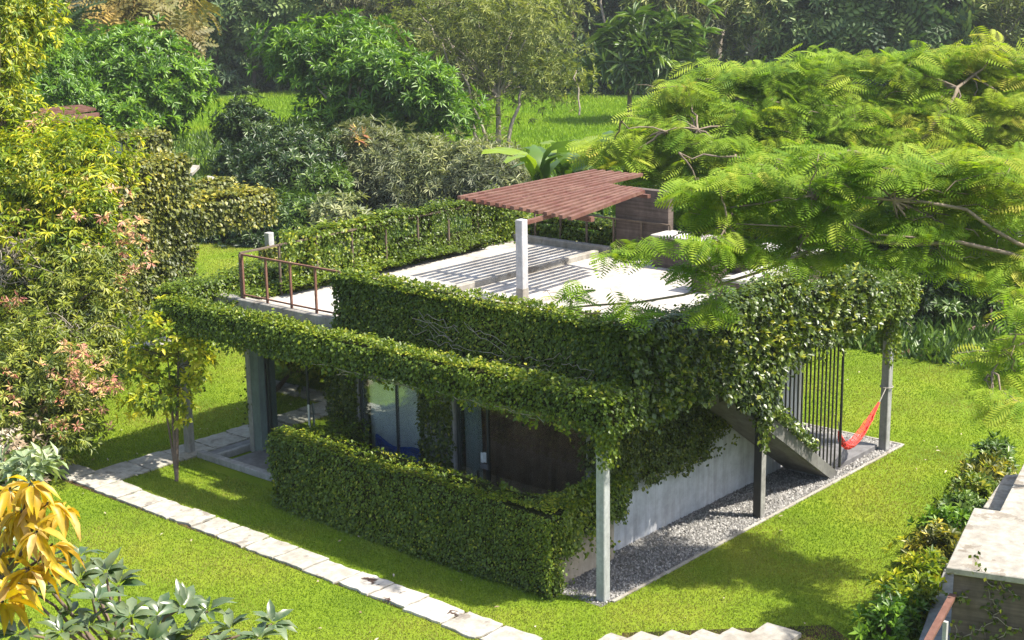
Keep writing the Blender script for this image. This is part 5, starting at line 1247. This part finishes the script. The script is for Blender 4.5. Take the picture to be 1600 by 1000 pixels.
for x in range(-60, 1680, 58):
    near_ = min(marks, key=lambda m: abs(m[0]-x)); nt_ = near_[1]
    yy_ = [126, 134, 143][(x//58) % 3]
    forest('under', x+random.uniform(-12, 12), yy_, random.uniform(.75, 1.15), nt_+(', left, shaded' if x < near_[0] else ', right, shaded'))
# bare tall trunks
for (x, yb, r_, m_, lab) in ((316, 132, .20, 'barkred', 'tall straight reddish trunk standing before the dark wood'), (393, 135, .28, 'barkpale', 'pale short trunk beside the bright field tip'), (891, 60, .22, 'barkred', 'brown trunk behind the airy tree crown'), (1066, 70, .2, 'barkpale', 'thin pale trunk above the spiky trees'), (1122, 108, .26, 'barkpale', 'forked pale trunk left of the feathery crown'), (285, 110, .13, 'bark', 'thin dark trunk left of the tall reddish trunk'), (352, 118, .12, 'barkpale', 'thin pale trunk just right of the tall reddish trunk'), (560, 40, .14, 'barkpale', 'thin pale trunk above the rosette tree crown'), (944, 100, .13, 'barkpale', 'thin pale trunk left of the spiky trees'), (985, 60, .16, 'bark', 'dark trunk above the left spiky tree'), (1180, 90, .14, 'bark', 'dark trunk above the left end of the feathery crown')):
    p = onZ(x, max(yb, 128)); e = empty('tree_trunk', (p[0], p[1], -0.1), lab, 'tree'); dpt = (p-CAM)@Fv
    tb = TB(); top = at(x+(-2 if r_ < .21 else 14 if x == 1122 else 3), -60 if x != 393 else 98, dpt)
    tb.tube(curve_pts(np.array([p[0], p[1], -.1]), top, 7, 0, .08), np.linspace(r_, r_*.75, 7), 7)
    if x == 1122:
        m0 = at(1131, 20, dpt); tb.tube(np.array([m0, at(1118, -10, dpt), at(1108, -40, dpt)]), [.16, .12, .1], 6); tb.tube(np.array([m0, at(1148, -5, dpt), at(1160, -30, dpt)]), [.16, .12, .1], 6)
    tb.build('trunk', M[m_], e)
    lb = LB(); c = top+np.array([0, 0, 2.5]) if x != 393 else top
    n_ = 60 if x != 393 else 14
    rosettes(lb, c+rng.normal(0, 1.3 if x != 393 else .4, (n_, 3)), nrm(rng.normal(0, .6, (n_, 3))+np.array([0, 0, .5])), 7, 0.8, 0.2, 1.0, .3, T_QUAD); lb.build('crown', L['forest'], e)
n = 70000
a_ = np.radians(rng.uniform(-8, 98, n)); d_ = 146+rng.random(n)**1.5*130
P = np.stack([CAM[0]+np.sin(a_)*d_, CAM[1]+np.cos(a_)*d_, np.zeros(n)], 1)
P[:, 2] = np.maximum(0, (d_-164)/14*2.6)+rng.random(n)*(6+4*lump(P*0.06, 1.0))
ok, _ = in_view(P, 250); P = P[ok]; n = len(P)
lb = LB(); lb.add(P, rng.normal(0, 1, (n, 3))+np.array([0, 0, -.3]), rng.normal(0, .6, (n, 3))+np.array([-.4, -.4, .6]), 1.6*rng.uniform(.6, 1.3, n), 0.7, T_QUAD, np.clip(0.4+0.3*lump(P*0.1, 1.0)+rng.normal(0, .2, n), 0, 1))
lb.build('far_forest', L['forestdark'], None, 'stuff')
# loose ground cover between lawn and field
n = 60000
P = np.stack([17.25+23*rng.random(n)**1.3, rng.uniform(-12, 62, n), np.full(n, -0.06)], 1); ok, _ = in_view(P); P = P[ok]; n = len(P)
lb = LB(); lb.add(P, np.stack([rng.normal(0, .6, n), rng.normal(0, .6, n), np.ones(n)], 1), rng.normal(0, 1, (n, 3)), 0.45*rng.uniform(.4, 1.5, n), 0.10, T_QUAD, np.clip(0.45+0.3*lump(P, .5)+rng.normal(0, .2, n), 0, 1))
lb.build('ground_cover', L['mid'], None, 'stuff')

n = 420
P = np.stack([rng.uniform(-9, 17, n), rng.uniform(-6, 30, n), np.full(n, 0.05)], 1); ok, _ = in_view(P); ok &= ~((P[:, 0] > -.5) & (P[:, 0] < 10.6) & (P[:, 1] > -.1) & (P[:, 1] < 12.2)); P = P[ok]; n = len(P)
lb = LB(); lb.add(P, np.stack([rng.normal(0, 1, n), rng.normal(0, 1, n), rng.normal(0, .15, n)], 1), np.array([0, 0, 1.0])+rng.normal(0, .35, (n, 3)), 0.075*rng.uniform(.5, 1.4, n), 0.04, T_LEAF, rng.random(n))
lb.build('fallen_leaves', L['litter'], None, 'stuff')

# ================================================================== PLANTS ALONG THE OUTBUILDING
a = onZ(1385, 1000); b = onZ(1548, 735)
hp = ['nearest to the camera', 'with bright yellow leaves', 'yellowish, beside the roof slab corner', 'half dry, beside the slab edge', 'with broad green leaves', 'dark, before the ledge', 'in front of the ledge', 'at the lawn end of the bed', 'last one, half dry by the ledge end']
hm = ['bright', 'yellowgreen', 'yellowgreen', 'ivyold', 'bright', 'mid', 'ivybright', 'ivyold', 'mid']
for i in range(9):
    t_ = i/8.0; p = a+(b-a)*t_; q_ = 0.25+0.09*math.sin(i*2.1)
    bl = [(p[0], p[1], 0.22, q_+.16, q_+.02, 0.28), (p[0]+.5, p[1]+.08, 0.17, q_+.10, q_, 0.20)]
    tree('bedding_shrub', 'low bed shrub '+hp[i], 'shrub', (p[0], p[1], -0.02), bl, (0.15, 0.07), hm[i], 42, 5, 0.13, 7, 0.9, 0.15, rt=0.02, nl=14, group='low shrubs along the outbuilding', lower=0.8, fork=(p[0], p[1], .12))
# pale dry brush at the left path end
pbs = [blob(20, 715, 30.5, 40, 26), blob(-20, 700, 31, 40, 40)]
tree('dry_shrub', 'pale dry brush beside the path end at the left edge', 'shrub', (*onZ(15, 745)[:2], -0.02), pbs, (0.20, 0.07), 'litter', 50, 6, 0.22, 7, 1.0, 0.4, rt=0.03, nl=16, bark='barkpale', lower=0.8)
pbs = [blob(45, 735, 26, 40, 12)]
tree('dry_shrub', 'pale green leafy sprig leaning over the path at the left edge', 'shrub', (*onZ(-60, 800)[:2], -0.02), pbs, (0.32, 0.11), 'paleshrub', 14, 3, 0.15, 6, 1.0, 0.35, rt=0.03, nl=6, lower=0.8)

# ================================================================== FOREGROUND LEAVES, BOTTOM LEFT: leaf by leaf
def leaf_protos(name, mat, n, droop, wid):
    out = []
    for i in range(n):
        tv = T_LEAF[0].copy(); tv[:, 1] *= wid; tv[:, 2] -= droop*tv[:, 0]**2*rng.uniform(.5, 1.5); tv[:, 2] += 0.025*np.sin(tv[:, 0]*9+i)
        me = mesh_tris(name, tv, T_LEAF[1], np.full(len(tv), (i+0.5)/n)); me.materials.append(L[mat]); out.append(me)
    return out
def leaf_objs(root, tips, protos, k, ln, spread, droop, up):
    base = np.array(root.location)
    for (x, y, t_) in tips:
        c = at(x, y, t_)
        dm = nrm(np.array(up, float)+rng.normal(0, .25, 3))
        A = np.cross(dm, (0.3, 0.9, 0.1)); A /= np.linalg.norm(A); Bv = np.cross(dm, A)
        for j in range(k):
            az = j*2.4+random.uniform(-.3, .3); sp = spread*random.uniform(.6, 1.25)
            D = dm*math.cos(sp)+(A*math.cos(az)+Bv*math.sin(az))*math.sin(sp)+np.array([0, 0, -droop*random.uniform(.6, 1.3)]); D /= np.linalg.norm(D)
            Nn = dm+np.array([0, 0, .3])+rng.normal(0, .2, 3); S = np.cross(Nn, D); S /= np.linalg.norm(S); U_ = np.cross(D, S); l = ln*random.uniform(.65, 1.2)
            p = c+D*0.012-base
            o = link('leaf', random.choice(protos), None, root)
            o.matrix_local = Matrix(((D[0]*l, S[0]*l, U_[0]*l, p[0]), (D[1]*l, S[1]*l, U_[1]*l, p[1]), (D[2]*l, S[2]*l, U_[2]*l, p[2]), (0, 0, 0, 1)))
mg_b = at(-40, 1100, 6.2); mg = empty('mango_tree', (mg_b[0], mg_b[1], 0), 'close mango branch with hanging golden young leaves, bottom left corner', 'tree')
tips = [(15, 765, 6.2), (48, 755, 6.0), (75, 785, 6.1), (20, 820, 6.1), (58, 830, 5.9), (82, 850, 6.0), (0, 870, 6.0), (45, 890, 5.9), (5, 940, 5.8), (-10, 800, 6.2), (98, 795, 6.3), (35, 795, 6.05), (70, 880, 6.0), (20, 910, 5.9)]
leaf_objs(mg, tips, leaf_protos('golden_leaf', 'gold', 8, 0.15, 0.30), 13, 0.135, 0.95, 1.05, (0, 0, .6))
tb = TB(); hub = at(-30, 930, 6.3)
tb.tube(np.array([(mg_b[0], mg_b[1], 0), (mg_b[0]-.1, mg_b[1], 4), at(-60, 1050, 6.3), hub]), [.16, .12, .05, .03], 7)
for tp in tips: tb.tube(curve_pts(hub, at(*tp), 6, 0.03, .01), np.linspace(.014, .005, 6), 5)
tb.build('trunk', M['bark'], mg)
sg_b = at(230, 1150, 6.3); sg = empty('broad_leaf_shrub', (sg_b[0], sg_b[1], 0), 'close silvery green broad-leaved shrub along the bottom left', 'shrub')
tips = [(165, 895, 6.2), (150, 940, 6.0), (205, 965, 6.0), (185, 915, 6.4), (250, 960, 6.2), (285, 950, 6.1), (325, 955, 6.2), (300, 992, 6.0), (360, 985, 6.2), (425, 975, 6.3), (405, 1000, 6.2), (180, 1000, 5.9), (235, 1002, 5.9), (125, 905, 6.1), (125, 870, 6.4), (60, 930, 6.2), (95, 990, 5.9), (340, 1010, 6.0), (30, 990, 6.0), (140, 980, 6.0), (20, 850, 6.5), (15, 910, 6.5), (110, 960, 6.2), (270, 1010, 6.0)]
leaf_objs(sg, tips, leaf_protos('silvery_leaf', 'silver', 10, 0.14, 0.44), 11, 0.098, 1.05, 0.10, (-.15, -.2, 1))
tb = TB(); hub = at(200, 1080, 6.2)
tb.tube(np.array([(sg_b[0], sg_b[1], 0), (sg_b[0], sg_b[1], 4), hub]), [.10, .08, .03], 7)
for tp in tips: tb.tube(curve_pts(hub, at(*tp), 6, -0.04, .01), np.linspace(.012, .005, 6), 5)
tb.build('trunk', M['bark'], sg)

# ================================================================== AIR
hz = box('haze', -330, 640, -330, 640, -1.4, 48, None, None, 0, 'stuff')
hm_, nt_h, out_h = new_mat('haze')
pv = N(nt_h, 'ShaderNodeVolumePrincipled'); pv.inputs['Color'].default_value = (0.84, 0.90, 0.92, 1); pv.inputs['Density'].default_value = 0.0003; pv.inputs['Anisotropy'].default_value = 0.2
nt_h.links.new(pv.outputs[0], out_h.inputs['Volume'])
hz.data.materials.append(hm_)
